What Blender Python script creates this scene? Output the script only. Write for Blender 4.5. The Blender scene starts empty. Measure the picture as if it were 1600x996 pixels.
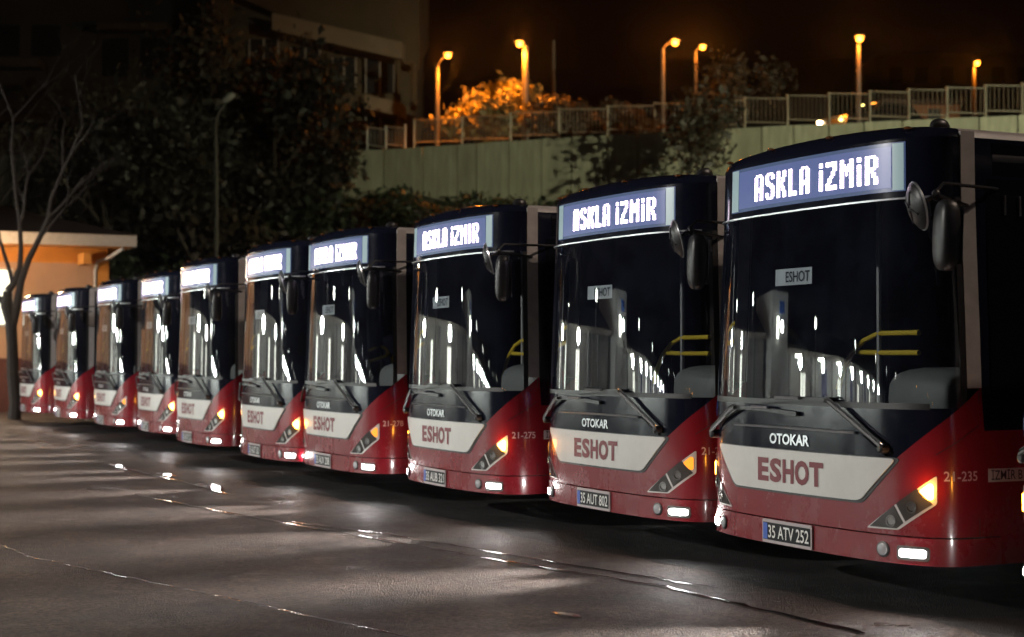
import bpy, bmesh, math, random
import numpy as np
from mathutils import Vector, Matrix
R = math.radians
random.seed(7)
rng = np.random.default_rng(7)
SC = bpy.context.scene
COL = SC.collection

# ------------------------------------------------------------------ camera
FPX, YAW, PITCH = 2532.0, 0.43916, 0.02357          # focal length in px of a 1600 px wide frame
CAM = np.array([8.835, -6.169, 1.542])
cd = bpy.data.cameras.new('camera'); cam = bpy.data.objects.new('camera', cd); COL.objects.link(cam)
cd.sensor_width = 36; cd.lens = FPX / 1600 * 36; cd.clip_start = .1; cd.clip_end = 2000
_f = np.array([-math.cos(YAW), math.sin(YAW), 0]); _r = np.array([math.sin(YAW), math.cos(YAW), 0]); _u = np.array([0, 0, 1.])
FW = _f * math.cos(PITCH) + _u * math.sin(PITCH); UP = _u * math.cos(PITCH) - _f * math.sin(PITCH); RT = _r
cam.matrix_world = Matrix(((RT[0], UP[0], -FW[0], CAM[0]), (RT[1], UP[1], -FW[1], CAM[1]), (RT[2], UP[2], -FW[2], CAM[2]), (0, 0, 0, 1)))
cd.dof.use_dof = True; cd.dof.focus_distance = 11.5; cd.dof.aperture_fstop = 2.0
SC.camera = cam


def at(x, y, D):
    """world point seen at photo pixel (x, y) at depth D metres"""
    return CAM + (FW + RT * (x - 800) / FPX - UP * (y - 498) / FPX) * D


# ------------------------------------------------------------------ world, exposure
w = bpy.data.worlds.new("World"); SC.world = w; w.use_nodes = True
nt = w.node_tree; nt.nodes.clear()
wo = nt.nodes.new('ShaderNodeOutputWorld'); bg = nt.nodes.new('ShaderNodeBackground'); sk = nt.nodes.new('ShaderNodeTexSky')
sk.sky_type = 'NISHITA'; sk.sun_disc = False; sk.sun_elevation = R(-7); sk.sun_rotation = R(200); sk.dust_density = 3
add = nt.nodes.new('ShaderNodeMixRGB'); add.blend_type = 'ADD'; add.inputs[0].default_value = 1
add.inputs[2].default_value = (.018, .007, .005, 1)       # town glow on the night sky
bg.inputs[1].default_value = .08
nt.links.new(sk.outputs[0], add.inputs[1]); nt.links.new(add.outputs[0], bg.inputs[0]); nt.links.new(bg.outputs[0], wo.inputs[0])
SC.view_settings.view_transform = 'Standard'; SC.view_settings.look = 'None'
SC.view_settings.exposure = 0; SC.view_settings.gamma = 1
SC.cycles.use_denoising = True
SC.cycles.max_bounces = 6; SC.cycles.transparent_max_bounces = 12
SC.cycles.sample_clamp_indirect = 6


def lamp_data(name, typ, power, color, size=.1, **k):
    d = bpy.data.lights.new(name, typ); d.energy = power; d.color = color
    d.shadow_soft_size = size
    for a, b in k.items(): setattr(d, a, b)
    return d


def add_light(name, d, loc, aim=None, parent=None):
    o = bpy.data.objects.new(name, d); COL.objects.link(o); o.location = loc
    if aim is not None:
        o.rotation_euler = (Vector(aim) - Vector(loc)).to_track_quat('-Z', 'Y').to_euler()
    if parent: o.parent = parent
    return o


# ------------------------------------------------------------------ materials
MATS = {}


def mat(name, col, rough=.5, metal=0., emit=None, es=0., noise=0., nscale=8., bump=0., bscale=40., coat=0., spec=.5, rnoise=0., stretch=None, col2=None):
    if name in MATS: return MATS[name]
    m = bpy.data.materials.new(name); MATS[name] = m; m.use_nodes = True
    t = m.node_tree; b = t.nodes['Principled BSDF']; L = t.links.new
    b.inputs['Base Color'].default_value = (*col, 1); b.inputs['Roughness'].default_value = rough
    b.inputs['Metallic'].default_value = metal; b.inputs['Coat Weight'].default_value = coat; b.inputs['Coat Roughness'].default_value = .06
    b.inputs['Specular IOR Level'].default_value = spec
    if emit is not None:
        b.inputs['Emission Color'].default_value = (*emit, 1); b.inputs['Emission Strength'].default_value = es
    tc = t.nodes.new('ShaderNodeTexCoord'); vec = tc.outputs['Object']
    if stretch:
        mp = t.nodes.new('ShaderNodeMapping'); mp.inputs['Scale'].default_value = stretch; L(vec, mp.inputs[0]); vec = mp.outputs[0]
    if noise or rnoise:
        n = t.nodes.new('ShaderNodeTexNoise'); n.inputs['Scale'].default_value = nscale; n.inputs['Detail'].default_value = 7; n.inputs['Roughness'].default_value = .6
        L(vec, n.inputs['Vector'])
        if noise:
            mx = t.nodes.new('ShaderNodeMix'); mx.data_type = 'RGBA'
            mr = t.nodes.new('ShaderNodeMapRange'); mr.inputs[1].default_value = .32; mr.inputs[2].default_value = .68; L(n.outputs[0], mr.inputs[0])
            L(mr.outputs[0], mx.inputs[0])
            c2 = col2 or [min(1, c * (1 + noise)) for c in col]
            mx.inputs[6].default_value = (*[c * (1 - noise) for c in col], 1); mx.inputs[7].default_value = (*c2, 1)
            L(mx.outputs[2], b.inputs['Base Color'])
        if rnoise:
            mr2 = t.nodes.new('ShaderNodeMapRange'); mr2.inputs[1].default_value = .3; mr2.inputs[2].default_value = .7
            mr2.inputs[3].default_value = max(.02, rough - rnoise); mr2.inputs[4].default_value = rough + rnoise
            L(n.outputs[0], mr2.inputs[0]); L(mr2.outputs[0], b.inputs['Roughness'])
    if bump:
        n2 = t.nodes.new('ShaderNodeTexNoise'); n2.inputs['Scale'].default_value = bscale; n2.inputs['Detail'].default_value = 6
        L(vec, n2.inputs['Vector'])
        bp = t.nodes.new('ShaderNodeBump'); bp.inputs['Strength'].default_value = bump; bp.inputs['Distance'].default_value = .02
        L(n2.outputs[0], bp.inputs['Height']); L(bp.outputs[0], b.inputs['Normal'])
    return m


def glass_mat(name, tint, ior=1.52, rough=0.0):
    m = bpy.data.materials.new(name); m.use_nodes = True; t = m.node_tree; t.nodes.clear(); L = t.links.new
    o = t.nodes.new('ShaderNodeOutputMaterial'); mx = t.nodes.new('ShaderNodeMixShader')
    tr = t.nodes.new('ShaderNodeBsdfTransparent'); tr.inputs[0].default_value = (*tint, 1)
    gl = t.nodes.new('ShaderNodeBsdfGlossy'); gl.inputs['Roughness'].default_value = rough; gl.inputs[0].default_value = (1, 1, 1, 1)
    fr = t.nodes.new('ShaderNodeFresnel'); fr.inputs[0].default_value = ior
    L(fr.outputs[0], mx.inputs[0]); L(tr.outputs[0], mx.inputs[1]); L(gl.outputs[0], mx.inputs[2])
    df = t.nodes.new('ShaderNodeBsdfDiffuse'); df.inputs[0].default_value = (.16, .20, .36, 1); m2 = t.nodes.new('ShaderNodeMixShader')  # blue tint of the dust film paints in glow from the signs
    tc = t.nodes.new('ShaderNodeTexCoord'); oi = t.nodes.new('ShaderNodeObjectInfo'); av = t.nodes.new('ShaderNodeVectorMath'); av.operation = 'ADD'; L(tc.outputs['Object'], av.inputs[0]); L(oi.outputs['Random'], av.inputs[1])
    n = t.nodes.new('ShaderNodeTexNoise'); n.inputs['Scale'].default_value = 2.6; n.inputs['Detail'].default_value = 8; n.inputs['Roughness'].default_value = .7; L(av.outputs[0], n.inputs['Vector'])
    mr = t.nodes.new('ShaderNodeMapRange'); mr.inputs[1].default_value = .42; mr.inputs[2].default_value = .8; mr.inputs[3].default_value = .014; mr.inputs[4].default_value = .045; L(n.outputs[0], mr.inputs[0])
    L(mr.outputs[0], m2.inputs[0]); L(mx.outputs[0], m2.inputs[1]); L(df.outputs[0], m2.inputs[2]); L(m2.outputs[0], o.inputs[0])
    bp = t.nodes.new('ShaderNodeBump'); bp.inputs['Strength'].default_value = .04; bp.inputs['Distance'].default_value = .02; nb = t.nodes.new('ShaderNodeTexNoise'); nb.inputs['Scale'].default_value = .9; nb.inputs['Detail'].default_value = 1; L(av.outputs[0], nb.inputs['Vector'])
    L(nb.outputs[0], bp.inputs['Height']); L(bp.outputs[0], gl.inputs['Normal'])
    MATS[name] = m
    return m


def paint(name, col, rough, coat, dirt=.55):
    m = mat(name, col, rough, coat=coat); t = m.node_tree; b = t.nodes['Principled BSDF']; L = t.links.new
    tc = t.nodes.new('ShaderNodeTexCoord'); oi = t.nodes.new('ShaderNodeObjectInfo'); av = t.nodes.new('ShaderNodeVectorMath'); av.operation = 'ADD'
    sc_ = t.nodes.new('ShaderNodeVectorMath'); sc_.operation = 'SCALE'; sc_.inputs[0].default_value = (37, 11, 5); L(oi.outputs['Random'], sc_.inputs['Scale'])
    L(tc.outputs['Object'], av.inputs[0]); L(sc_.outputs[0], av.inputs[1])
    def nz(scale, st, det=6):
        mp = t.nodes.new('ShaderNodeMapping'); mp.inputs['Scale'].default_value = st; L(av.outputs[0], mp.inputs[0])
        n = t.nodes.new('ShaderNodeTexNoise'); n.inputs['Scale'].default_value = scale; n.inputs['Detail'].default_value = det; n.inputs['Roughness'].default_value = .65; L(mp.outputs[0], n.inputs['Vector']); return n.outputs[0]
    sx = t.nodes.new('ShaderNodeSeparateXYZ'); L(tc.outputs['Object'], sx.inputs[0])
    mr = t.nodes.new('ShaderNodeMapRange'); mr.inputs[1].default_value = 1.0; mr.inputs[2].default_value = .28; mr.inputs[3].default_value = .10; mr.inputs[4].default_value = .50; L(sx.outputs['Z'], mr.inputs[0])
    st = nz(1.7, (2.0, 2.0, 1.0)); n2 = nz(26, (1, 1, 1), 3)
    r1 = t.nodes.new('ShaderNodeMapRange'); r1.inputs[1].default_value = .42; r1.inputs[2].default_value = .72; L(st, r1.inputs[0])
    r2 = t.nodes.new('ShaderNodeMapRange'); r2.inputs[1].default_value = .35; r2.inputs[2].default_value = .8; L(n2, r2.inputs[0])
    m1 = t.nodes.new('ShaderNodeMath'); m1.operation = 'MULTIPLY'; L(r1.outputs[0], m1.inputs[0]); L(mr.outputs[0], m1.inputs[1])
    m2 = t.nodes.new('ShaderNodeMath'); m2.operation = 'MULTIPLY_ADD'; L(r2.outputs[0], m2.inputs[0]); m2.inputs[1].default_value = .12; L(m1.outputs[0], m2.inputs[2])
    m3 = t.nodes.new('ShaderNodeMath'); m3.operation = 'MULTIPLY'; L(m2.outputs[0], m3.inputs[0]); m3.inputs[1].default_value = dirt
    mx = t.nodes.new('ShaderNodeMix'); mx.data_type = 'RGBA'; L(m3.outputs[0], mx.inputs[0]); mx.inputs[6].default_value = (*col, 1); mx.inputs[7].default_value = (.085, .062, .055, 1)
    L(mx.outputs[2], b.inputs['Base Color'])
    rr_ = t.nodes.new('ShaderNodeMapRange'); rr_.inputs[3].default_value = rough; rr_.inputs[4].default_value = min(1, rough + .45); L(m3.outputs[0], rr_.inputs[0]); L(rr_.outputs[0], b.inputs['Roughness'])
    bp = t.nodes.new('ShaderNodeBump'); bp.inputs['Strength'].default_value = .10; bp.inputs['Distance'].default_value = .01; L(nz(1.6, (1, 1, 1), 2), bp.inputs['Height']); L(bp.outputs[0], b.inputs['Normal']); L(bp.outputs[0], b.inputs['Coat Normal'])
    return m


M_RED = paint('red_paint', (.20, .006, .014), .24, .8, .42)
M_WHITE = paint('white_paint', (.62, .61, .58), .35, .3, .45)
M_BLACK = mat('black_gloss', (.0045, .006, .0135), .14, spec=.28, coat=0, rnoise=.05, nscale=6)  # navy tint paints in the blue glow of the signs
M_BLACKM = mat('black_plastic', (.009, .009, .010), .42, noise=.2, nscale=20)
M_DGLASS = mat('dark_side_glass', (.004, .005, .008), .04, spec=.6)
M_GREYS = mat('grey_trim', (.30, .28, .27), .45, noise=.12, nscale=9)
M_SILVER = mat('silver_trim', (.55, .56, .58), .28, metal=.9, noise=.1, nscale=15)
M_CHROME = mat('chrome', (.75, .75, .77), .12, metal=1)
M_RUBBER = mat('rubber', (.015, .015, .016), .75, noise=.2)
M_LETRED = mat('lettering_red', (.16, .008, .02), .45)
M_LETGREY = mat('lettering_pale_red', (.62, .40, .40), .5)
M_DARKTXT = mat('lettering_dark', (.02, .02, .03), .5)
M_PLATEK = mat('plate_black', (.008, .009, .011), .5, spec=.2)
M_PLATEW = mat('plate_characters', (.75, .75, .72), .4)
M_PLATEB = mat('plate_blue', (.03, .09, .42), .4)
M_FRAME = mat('plate_frame', (.42, .36, .36), .4, noise=.1)
M_LED = mat('led_white', (.2, .2, .2), .5, emit=(1, .78, .93), es=15)
M_DISP = mat('led_screen', (.02, .02, .04), .3, emit=(.12, .18, .48), es=.52, noise=.1)
M_STRIP = mat('sign_end_strip', (.25, .32, .32), .3, emit=(.22, .36, .40), es=.42)  # emission paints in the screen's glow on the strips
M_SIGNGL = mat('sign_surround', (.05, .07, .12), .25, emit=(.10, .17, .40), es=.26)
M_AMBER = mat('amber_lit', (.8, .3, .02), .3, emit=(1, .36, .03), es=55)
M_AMBERS = mat('amber_fading', (.6, .2, .02), .3, emit=(1, .36, .03), es=1.1)
M_AMBERD = mat('amber_unlit', (.16, .06, .015), .12, coat=1)
M_DRL = mat('drl_lit', (.8, .8, .8), .3, emit=(1, .97, .95), es=170)
M_LAMPG = mat('lamp_lens', (.05, .047, .045), .10, spec=.5)
M_REFL = mat('lamp_reflector', (.42, .41, .4), .2, metal=1)
M_BEZEL = mat('lamp_bezel', (.62, .60, .58), .32, metal=.3)
M_FOG = mat('fog_lens', (.35, .36, .38), .2, coat=1)
M_YELLOW = mat('yellow_rail', (.62, .42, .03), .4)
M_DASH = mat('dash_grey', (.045, .045, .05), .6, noise=.2)
M_HOOD = mat('pale_hood', (.17, .17, .155), .55, noise=.08)
M_SEAT = mat('seat_cloth', (.10, .10, .18), .8, noise=.3, nscale=30)
M_CARD = mat('card_white', (.6, .62, .62), .6)
M_STICK = mat('sticker_blue', (.03, .12, .5), .4)
M_TAIL = mat('tail_red', (.4, .01, .01), .25)
M_WIND = glass_mat('windscreen_glass', (.70, .75, .78), 1.8)


# ------------------------------------------------------------------ mesh helpers
class MB:
    def __init__(s): s.v = []; s.f = []
    def add(s, vs, fs):
        k = len(s.v); s.v += [tuple(p) for p in vs]; s.f += [tuple(i + k for i in f) for f in fs]; return s
    def box(s, c, d, rot=None):
        x, y, z = [q / 2 for q in d]
        vs = [Vector((a * x, b * y, e * z)) for a in (-1, 1) for b in (-1, 1) for e in (-1, 1)]
        if rot is not None: vs = [rot @ q for q in vs]
        vs = [q + Vector(c) for q in vs]
        return s.add(vs, [(0, 1, 3, 2), (4, 6, 7, 5), (0, 4, 5, 1), (2, 3, 7, 6), (0, 2, 6, 4), (1, 5, 7, 3)])
    def tube(s, pts, rad, n=6, cap=True):
        pts = [Vector(p) for p in pts]; rr = rad if hasattr(rad, '__len__') else [rad] * len(pts)
        rings = []; prev = None
        for i, p in enumerate(pts):
            d = (pts[min(i + 1, len(pts) - 1)] - pts[max(i - 1, 0)]).normalized()
            a = d.orthogonal().normalized() if prev is None else (prev - d * prev.dot(d)).normalized()
            prev = a; b = d.cross(a)
            rings.append([p + (a * math.cos(2 * math.pi * j / n) + b * math.sin(2 * math.pi * j / n)) * rr[i] for j in range(n)])
        vs = [q for r_ in rings for q in r_]; fs = []
        for i in range(len(pts) - 1):
            for j in range(n): fs.append((i * n + j, i * n + (j + 1) % n, (i + 1) * n + (j + 1) % n, (i + 1) * n + j))
        if cap: fs.append(tuple(range(n))[::-1]); fs.append(tuple((len(pts) - 1) * n + j for j in range(n)))
        return s.add(vs, fs)
    def lathe(s, prof, c, axis, n=20):
        """prof: list of (radius, distance along axis)"""
        ax = Vector(axis).normalized(); a = ax.orthogonal().normalized(); b = ax.cross(a); c = Vector(c)
        vs = [c + ax * h + (a * math.cos(2 * math.pi * j / n) + b * math.sin(2 * math.pi * j / n)) * r for r, h in prof for j in range(n)]
        fs = [(i * n + j, i * n + (j + 1) % n, (i + 1) * n + (j + 1) % n, (i + 1) * n + j) for i in range(len(prof) - 1) for j in range(n)]
        fs.append(tuple(range(n))[::-1]); fs.append(tuple((len(prof) - 1) * n + j for j in range(n)))
        return s.add(vs, fs)
    def ell(s, c, r, nu=14, nv=9, e=1.0):
        vs = []
        sg = lambda q: math.copysign(abs(q) ** e, q)
        for i in range(nv + 1):
            th = math.pi * i / nv - math.pi / 2
            for j in range(nu):
                ph = 2 * math.pi * j / nu
                vs.append((c[0] + r[0] * sg(math.cos(th)) * sg(math.cos(ph)), c[1] + r[1] * sg(math.cos(th)) * sg(math.sin(ph)), c[2] + r[2] * sg(math.sin(th))))
        return s.add(vs, [(i * nu + j, i * nu + (j + 1) % nu, (i + 1) * nu + (j + 1) % nu, (i + 1) * nu + j) for i in range(nv) for j in range(nu)])
    def mesh(s, name, m, smooth=False):
        me = bpy.data.meshes.new(name); me.from_pydata([tuple(map(float, q)) for q in s.v], [], s.f); me.materials.append(m)
        bm = bmesh.new(); bm.from_mesh(me); bmesh.ops.remove_doubles(bm, verts=bm.verts, dist=1e-5); bmesh.ops.recalc_face_normals(bm, faces=bm.faces); bm.to_mesh(me); bm.free()
        if smooth:
            me.polygons.foreach_set('use_smooth', [True] * len(me.polygons)); me.set_sharp_from_angle(angle=R(38))
        return me
    def build(s, name, m, parent=None, smooth=False):
        o = bpy.data.objects.new(name, s.mesh(name, m, smooth)); COL.objects.link(o)
        if parent: o.parent = parent
        return o


def tag(o, label=None, cat=None, group=None, kind=None):
    for k, v in (('label', label), ('category', cat), ('group', group), ('kind', kind)):
        if v: o[k] = v
    return o


def empty(name, loc, label=None, cat=None, group=None, rz=0.):
    o = bpy.data.objects.new(name, None); COL.objects.link(o); o.location = [float(q) for q in loc]; o.rotation_euler = (0, 0, rz)
    o.empty_display_size = .2
    return tag(o, label, cat, group)


def copy_tree(o, parent=None):
    c = o.copy(); COL.objects.link(c); c.parent = parent
    for ch in list(o.children): copy_tree(ch, c)
    return c


def big_mesh(name, verts, nper, m, parent=None):
    """many separate n-gons from an (N*nper, 3) array"""
    n = len(verts) // nper; me = bpy.data.meshes.new(name)
    me.vertices.add(n * nper); me.vertices.foreach_set('co', np.asarray(verts, dtype=np.float32).ravel())
    me.loops.add(n * nper); me.loops.foreach_set('vertex_index', np.arange(n * nper, dtype=np.int32))
    me.polygons.add(n); me.polygons.foreach_set('loop_start', np.arange(0, n * nper, nper, dtype=np.int32))
    me.update(calc_edges=True); me.materials.append(m)
    o = bpy.data.objects.new(name, me); COL.objects.link(o)
    if parent: o.parent = parent
    return o


_FC = {}


def text_shape(body, bold=.0):
    """flat text as (verts, faces), capitals one unit high, left edge at 0, and its width"""
    if (body, bold) in _FC: return _FC[(body, bold)]
    cu = bpy.data.curves.new('lettering', 'FONT'); cu.body = body; cu.offset = bold; cu.resolution_u = 3
    o = bpy.data.objects.new('lettering', cu); COL.objects.link(o)
    me = bpy.data.meshes.new_from_object(o.evaluated_get(bpy.context.evaluated_depsgraph_get()))
    v = np.array([q.co[:] for q in me.vertices]); f = [tuple(p.vertices) for p in me.polygons]
    bpy.data.objects.remove(o); bpy.data.meshes.remove(me)
    cu2 = bpy.data.curves.new('lettering', 'FONT'); cu2.body = 'H'; cu2.offset = bold; o = bpy.data.objects.new('lettering', cu2); COL.objects.link(o)
    me = bpy.data.meshes.new_from_object(o.evaluated_get(bpy.context.evaluated_depsgraph_get()))
    h = np.array([q.co[:] for q in me.vertices]); bpy.data.objects.remove(o); bpy.data.meshes.remove(me)
    v[:, 1] -= h[:, 1].min(); s = 1 / (h[:, 1].max() - h[:, 1].min()); v *= s; v[:, 0] -= v[:, 0].min()
    _FC[(body, bold)] = (v, f, v[:, 0].max()); return _FC[(body, bold)]


# ================================================================== GROUND
def asphalt(name, c1, c2, rough, seed=0.):
    m = bpy.data.materials.new(name); MATS[name] = m; m.use_nodes = True; t = m.node_tree; b = t.nodes['Principled BSDF']; L = t.links.new
    tc = t.nodes.new('ShaderNodeTexCoord'); mp = t.nodes.new('ShaderNodeMapping'); L(tc.outputs['Object'], mp.inputs[0]); mp.inputs['Location'].default_value = (seed, seed, 0)
    def nz(scale, det=6, ro=.6):
        n = t.nodes.new('ShaderNodeTexNoise'); n.inputs['Scale'].default_value = scale; n.inputs['Detail'].default_value = det; n.inputs['Roughness'].default_value = ro; L(mp.outputs[0], n.inputs['Vector']); return n
    def rng_(src, a, b_, c, d):
        r_ = t.nodes.new('ShaderNodeMapRange'); r_.inputs[1].default_value = a; r_.inputs[2].default_value = b_; r_.inputs[3].default_value = c; r_.inputs[4].default_value = d; L(src, r_.inputs[0]); return r_.outputs[0]
    big = nz(.35, 5); mid = nz(2.2, 6); fine = nz(38, 4, .8)
    ma = t.nodes.new('ShaderNodeMath'); ma.operation = 'ADD'; L(rng_(big.outputs[0], .3, .7, 0, .55), ma.inputs[0]); L(rng_(mid.outputs[0], .3, .7, 0, .45), ma.inputs[1])
    mx = t.nodes.new('ShaderNodeMix'); mx.data_type = 'RGBA'; L(ma.outputs[0], mx.inputs[0]); mx.inputs[6].default_value = (*c1, 1); mx.inputs[7].default_value = (*c2, 1)
    vo = t.nodes.new('ShaderNodeTexVoronoi'); vo.inputs['Scale'].default_value = 85; L(mp.outputs[0], vo.inputs['Vector'])
    sp = t.nodes.new('ShaderNodeMix'); sp.data_type = 'RGBA'; sp.blend_type = 'MULTIPLY'; sp.inputs[0].default_value = .75
    L(mx.outputs[2], sp.inputs[6])
    cr = t.nodes.new('ShaderNodeMapRange'); cr.inputs[1].default_value = .25; cr.inputs[2].default_value = .8; cr.inputs[3].default_value = .05; cr.inputs[4].default_value = 2.1; L(fine.outputs[0], cr.inputs[0])
    L(cr.outputs[0], sp.inputs[7])
    v2 = t.nodes.new('ShaderNodeTexVoronoi'); v2.inputs['Scale'].default_value = 42; L(mp.outputs[0], v2.inputs['Vector']); sx = t.nodes.new('ShaderNodeSeparateColor'); L(v2.outputs['Color'], sx.inputs[0])
    s2 = t.nodes.new('ShaderNodeMix'); s2.data_type = 'RGBA'; s2.blend_type = 'MULTIPLY'; s2.inputs[0].default_value = 1; L(sp.outputs[2], s2.inputs[6]); L(rng_(sx.outputs[0], 0, 1, .45, 1.6), s2.inputs[7])
    oil = nz(.8, 7, .7); s3 = t.nodes.new('ShaderNodeMix'); s3.data_type = 'RGBA'; s3.blend_type = 'MULTIPLY'; s3.inputs[0].default_value = 1; L(s2.outputs[2], s3.inputs[6]); L(rng_(oil.outputs[0], .36, .52, .45, 1), s3.inputs[7])
    L(s3.outputs[2], b.inputs['Base Color'])
    wet = nz(1.1, 6, .62); ru = t.nodes.new('ShaderNodeMath'); ru.operation = 'MULTIPLY'; L(rng_(mid.outputs[0], .3, .7, rough - .12, rough + .14), ru.inputs[0]); L(rng_(wet.outputs[0], .56, .70, 1, .36), ru.inputs[1]); L(ru.outputs[0], b.inputs['Roughness'])
    bp = t.nodes.new('ShaderNodeBump'); bp.inputs['Strength'].default_value = .9; bp.inputs['Distance'].default_value = .016; L(vo.outputs['Distance'], bp.inputs['Height'])
    bp2 = t.nodes.new('ShaderNodeBump'); bp2.inputs['Strength'].default_value = .35; bp2.inputs['Distance'].default_value = .03; L(mid.outputs[0], bp2.inputs['Height']); L(bp.outputs[0], bp2.inputs['Normal'])
    L(bp2.outputs[0], b.inputs['Normal'])
    return m


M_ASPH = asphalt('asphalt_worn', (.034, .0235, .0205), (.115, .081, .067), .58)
M_BAYSHADE = asphalt('asphalt_shaded', (.008, .008, .009), (.022, .021, .021), .55, 5.)
M_SEAM = mat('tar_seam', (.010, .010, .011), .14, noise=.4, nscale=6, rnoise=.12, bump=.5, bscale=14)
g = MB().add([(-320, -320, 0), (320, -320, 0), (320, 320, 0), (-320, 320, 0)], [(0, 1, 2, 3)]).build('ground', M_ASPH); tag(g, 'worn grey asphalt of the bus yard', kind='structure')
# dark bay asphalt sheet, shade before and under the buses painted in
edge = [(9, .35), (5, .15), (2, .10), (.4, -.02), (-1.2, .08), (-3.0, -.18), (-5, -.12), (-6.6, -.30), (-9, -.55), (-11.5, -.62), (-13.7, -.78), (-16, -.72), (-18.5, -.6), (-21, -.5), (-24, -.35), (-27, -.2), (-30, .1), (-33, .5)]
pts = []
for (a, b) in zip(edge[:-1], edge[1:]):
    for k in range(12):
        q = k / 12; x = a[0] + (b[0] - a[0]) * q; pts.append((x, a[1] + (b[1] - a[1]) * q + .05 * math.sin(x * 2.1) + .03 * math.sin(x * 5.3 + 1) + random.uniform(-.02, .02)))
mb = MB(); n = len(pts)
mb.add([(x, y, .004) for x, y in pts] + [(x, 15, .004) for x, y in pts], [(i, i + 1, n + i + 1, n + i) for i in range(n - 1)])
tag(mb.build('bay_shade', M_BAYSHADE), 'dark bay asphalt with the shade of the buses painted into its colour', kind='structure')
def seam(path, wd, seed):
    rr = random.Random(seed); P = []
    for (a, b) in zip(path[:-1], path[1:]):
        L_ = math.hypot(b[0] - a[0], b[1] - a[1]); k = max(2, int(L_ / .12))
        for i in range(k): q = i / k; P.append((a[0] + (b[0] - a[0]) * q, a[1] + (b[1] - a[1]) * q + rr.uniform(-.018, .018)))
    mb = MB(); n = len(P); W = [wd * rr.uniform(.5, 1.3) for _ in P]
    mb.add([(x, y - w_, .008) for (x, y), w_ in zip(P, W)] + [(x, y + w_, .008) for (x, y), w_ in zip(P, W)], [(i, i + 1, n + i + 1, n + i) for i in range(n - 1)])
    return tag(mb.build('tar_seam', M_SEAM), 'thin dark tar seam across the asphalt', kind='structure')
seam([(1.5, -.55), (-.56, -.62), (-2.65, -1.10), (-6.6, -1.86), (-9.5, -2.3)], .022, 1)
seam([(-.4, -.35), (-2.2, -.75), (-4.4, -1.17), (-5.86, -1.65)], .018, 2)
seam([(5, -3.4), (1.5, -2.6), (-4, -4.2), (-12, -5.2)], .012, 3)
seam([(-9, -1.3), (-11, -1.35), (-14.2, -1.55)], .03, 4)

M_WATER = mat('puddle_water', (.012, .011, .011), .07, bump=.12, bscale=5)
def puddle(x, y, a, b, rot, seed):
    rr = random.Random(seed); n = 34; ph = [rr.uniform(0, 6.28) for _ in range(4)]; v = [(x, y, .010)]
    for i in range(n):
        t_ = 6.2832 * i / n; k = 1 + .22 * math.sin(2 * t_ + ph[0]) + .16 * math.sin(3 * t_ + ph[1]) + .10 * math.sin(7 * t_ + ph[2]); u, w_ = a * k * math.cos(t_), b * k * math.sin(t_)
        v.append((x + u * math.cos(rot) - w_ * math.sin(rot), y + u * math.sin(rot) + w_ * math.cos(rot), .010))
    return tag(MB().add(v, [(0, 1 + i, 1 + (i + 1) % n) for i in range(n)]).build('puddle', M_WATER), 'shallow puddle on the dark asphalt', kind='structure')
for i, q in enumerate(((-10.0, -1.24, .60, .10, -.1), (-14.2, -1.50, .30, .07, 0), (-12.2, -1.25, .30, .05, .1), (.2, -1.75, .10, .05, .3))): puddle(*q, 70 + i)

# ================================================================== BUS
_X = []; _Y = []
for i in range(0, 116): _X.append(i * .01); _Y.append((i * .01) ** 2 / 20.4 + .04 * (i * .01) ** 6)
_t0 = math.atan(1.15 / 10.2 + .24 * 1.15 ** 5); _rc = .12 / (1 - math.sin(_t0)); _y0 = _Y[115]
for i in range(1, 31):
    t = _t0 + (math.pi / 2 - _t0) * i / 30
    _X.append(1.15 + _rc * (math.sin(t) - math.sin(_t0))); _Y.append(_y0 + _rc * (math.cos(_t0) - math.cos(t)))
YS = _Y[-1]
BLEN = 12.0
_X.append(1.27); _Y.append(BLEN)
_X = np.array(_X); _Y = np.array(_Y); _P = np.concatenate([[0], np.cumsum(np.hypot(np.diff(_X), np.diff(_Y)))])
PC = float(_P[-2]); PEND = float(_P[-1])          # arc length where the side starts / where the rear is


def pside(y): return PC + (y - YS)


def tum(z):
    s = min(1, max(0, (z - .95) / 1.95)); return 1 - .063 * s * s * (3 - 2 * s), .036 * s


def S(p, z, off=0.):
    a = abs(p); x = math.copysign(float(np.interp(a, _P, _X)), p); y = float(np.interp(a, _P, _Y))
    e = .004; x0, x1 = [math.copysign(1, q) * float(np.interp(abs(q), _P, _X)) for q in (p - e, p + e)]; y0, y1 = [float(np.interp(abs(q), _P, _Y)) for q in (p - e, p + e)]
    dx, dy = x1 - x0, y1 - y0; l = math.hypot(dx, dy) or 1
    s, rk = tum(z)
    return (x * s + dy / l * off, y + rk * max(0, 1 - (y / 1.5)) - dx / l * off, z)


def cols(p0, p1, extra=(), dp=.06):
    """sample positions along the plan line, dense on the front, sparse on the sides"""
    c = set([round(p0, 5), round(p1, 5)] + [round(e, 5) for e in extra if p0 < e < p1])
    k = -PC
    n = int((2 * PC) / dp)
    for i in range(n + 1):
        q = -PC + 2 * PC * i / n
        if p0 < q < p1: c.add(round(q, 5))
    for q in np.arange(PC, PEND, .75):
        for sgn in (-1, 1):
            if p0 < sgn * q < p1: c.add(round(float(sgn * q), 5))
    c = sorted(c); out = [c[0]]
    for q in c[1:]:
        if q - out[-1] > 1e-4: out.append(q)
    return out


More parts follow.
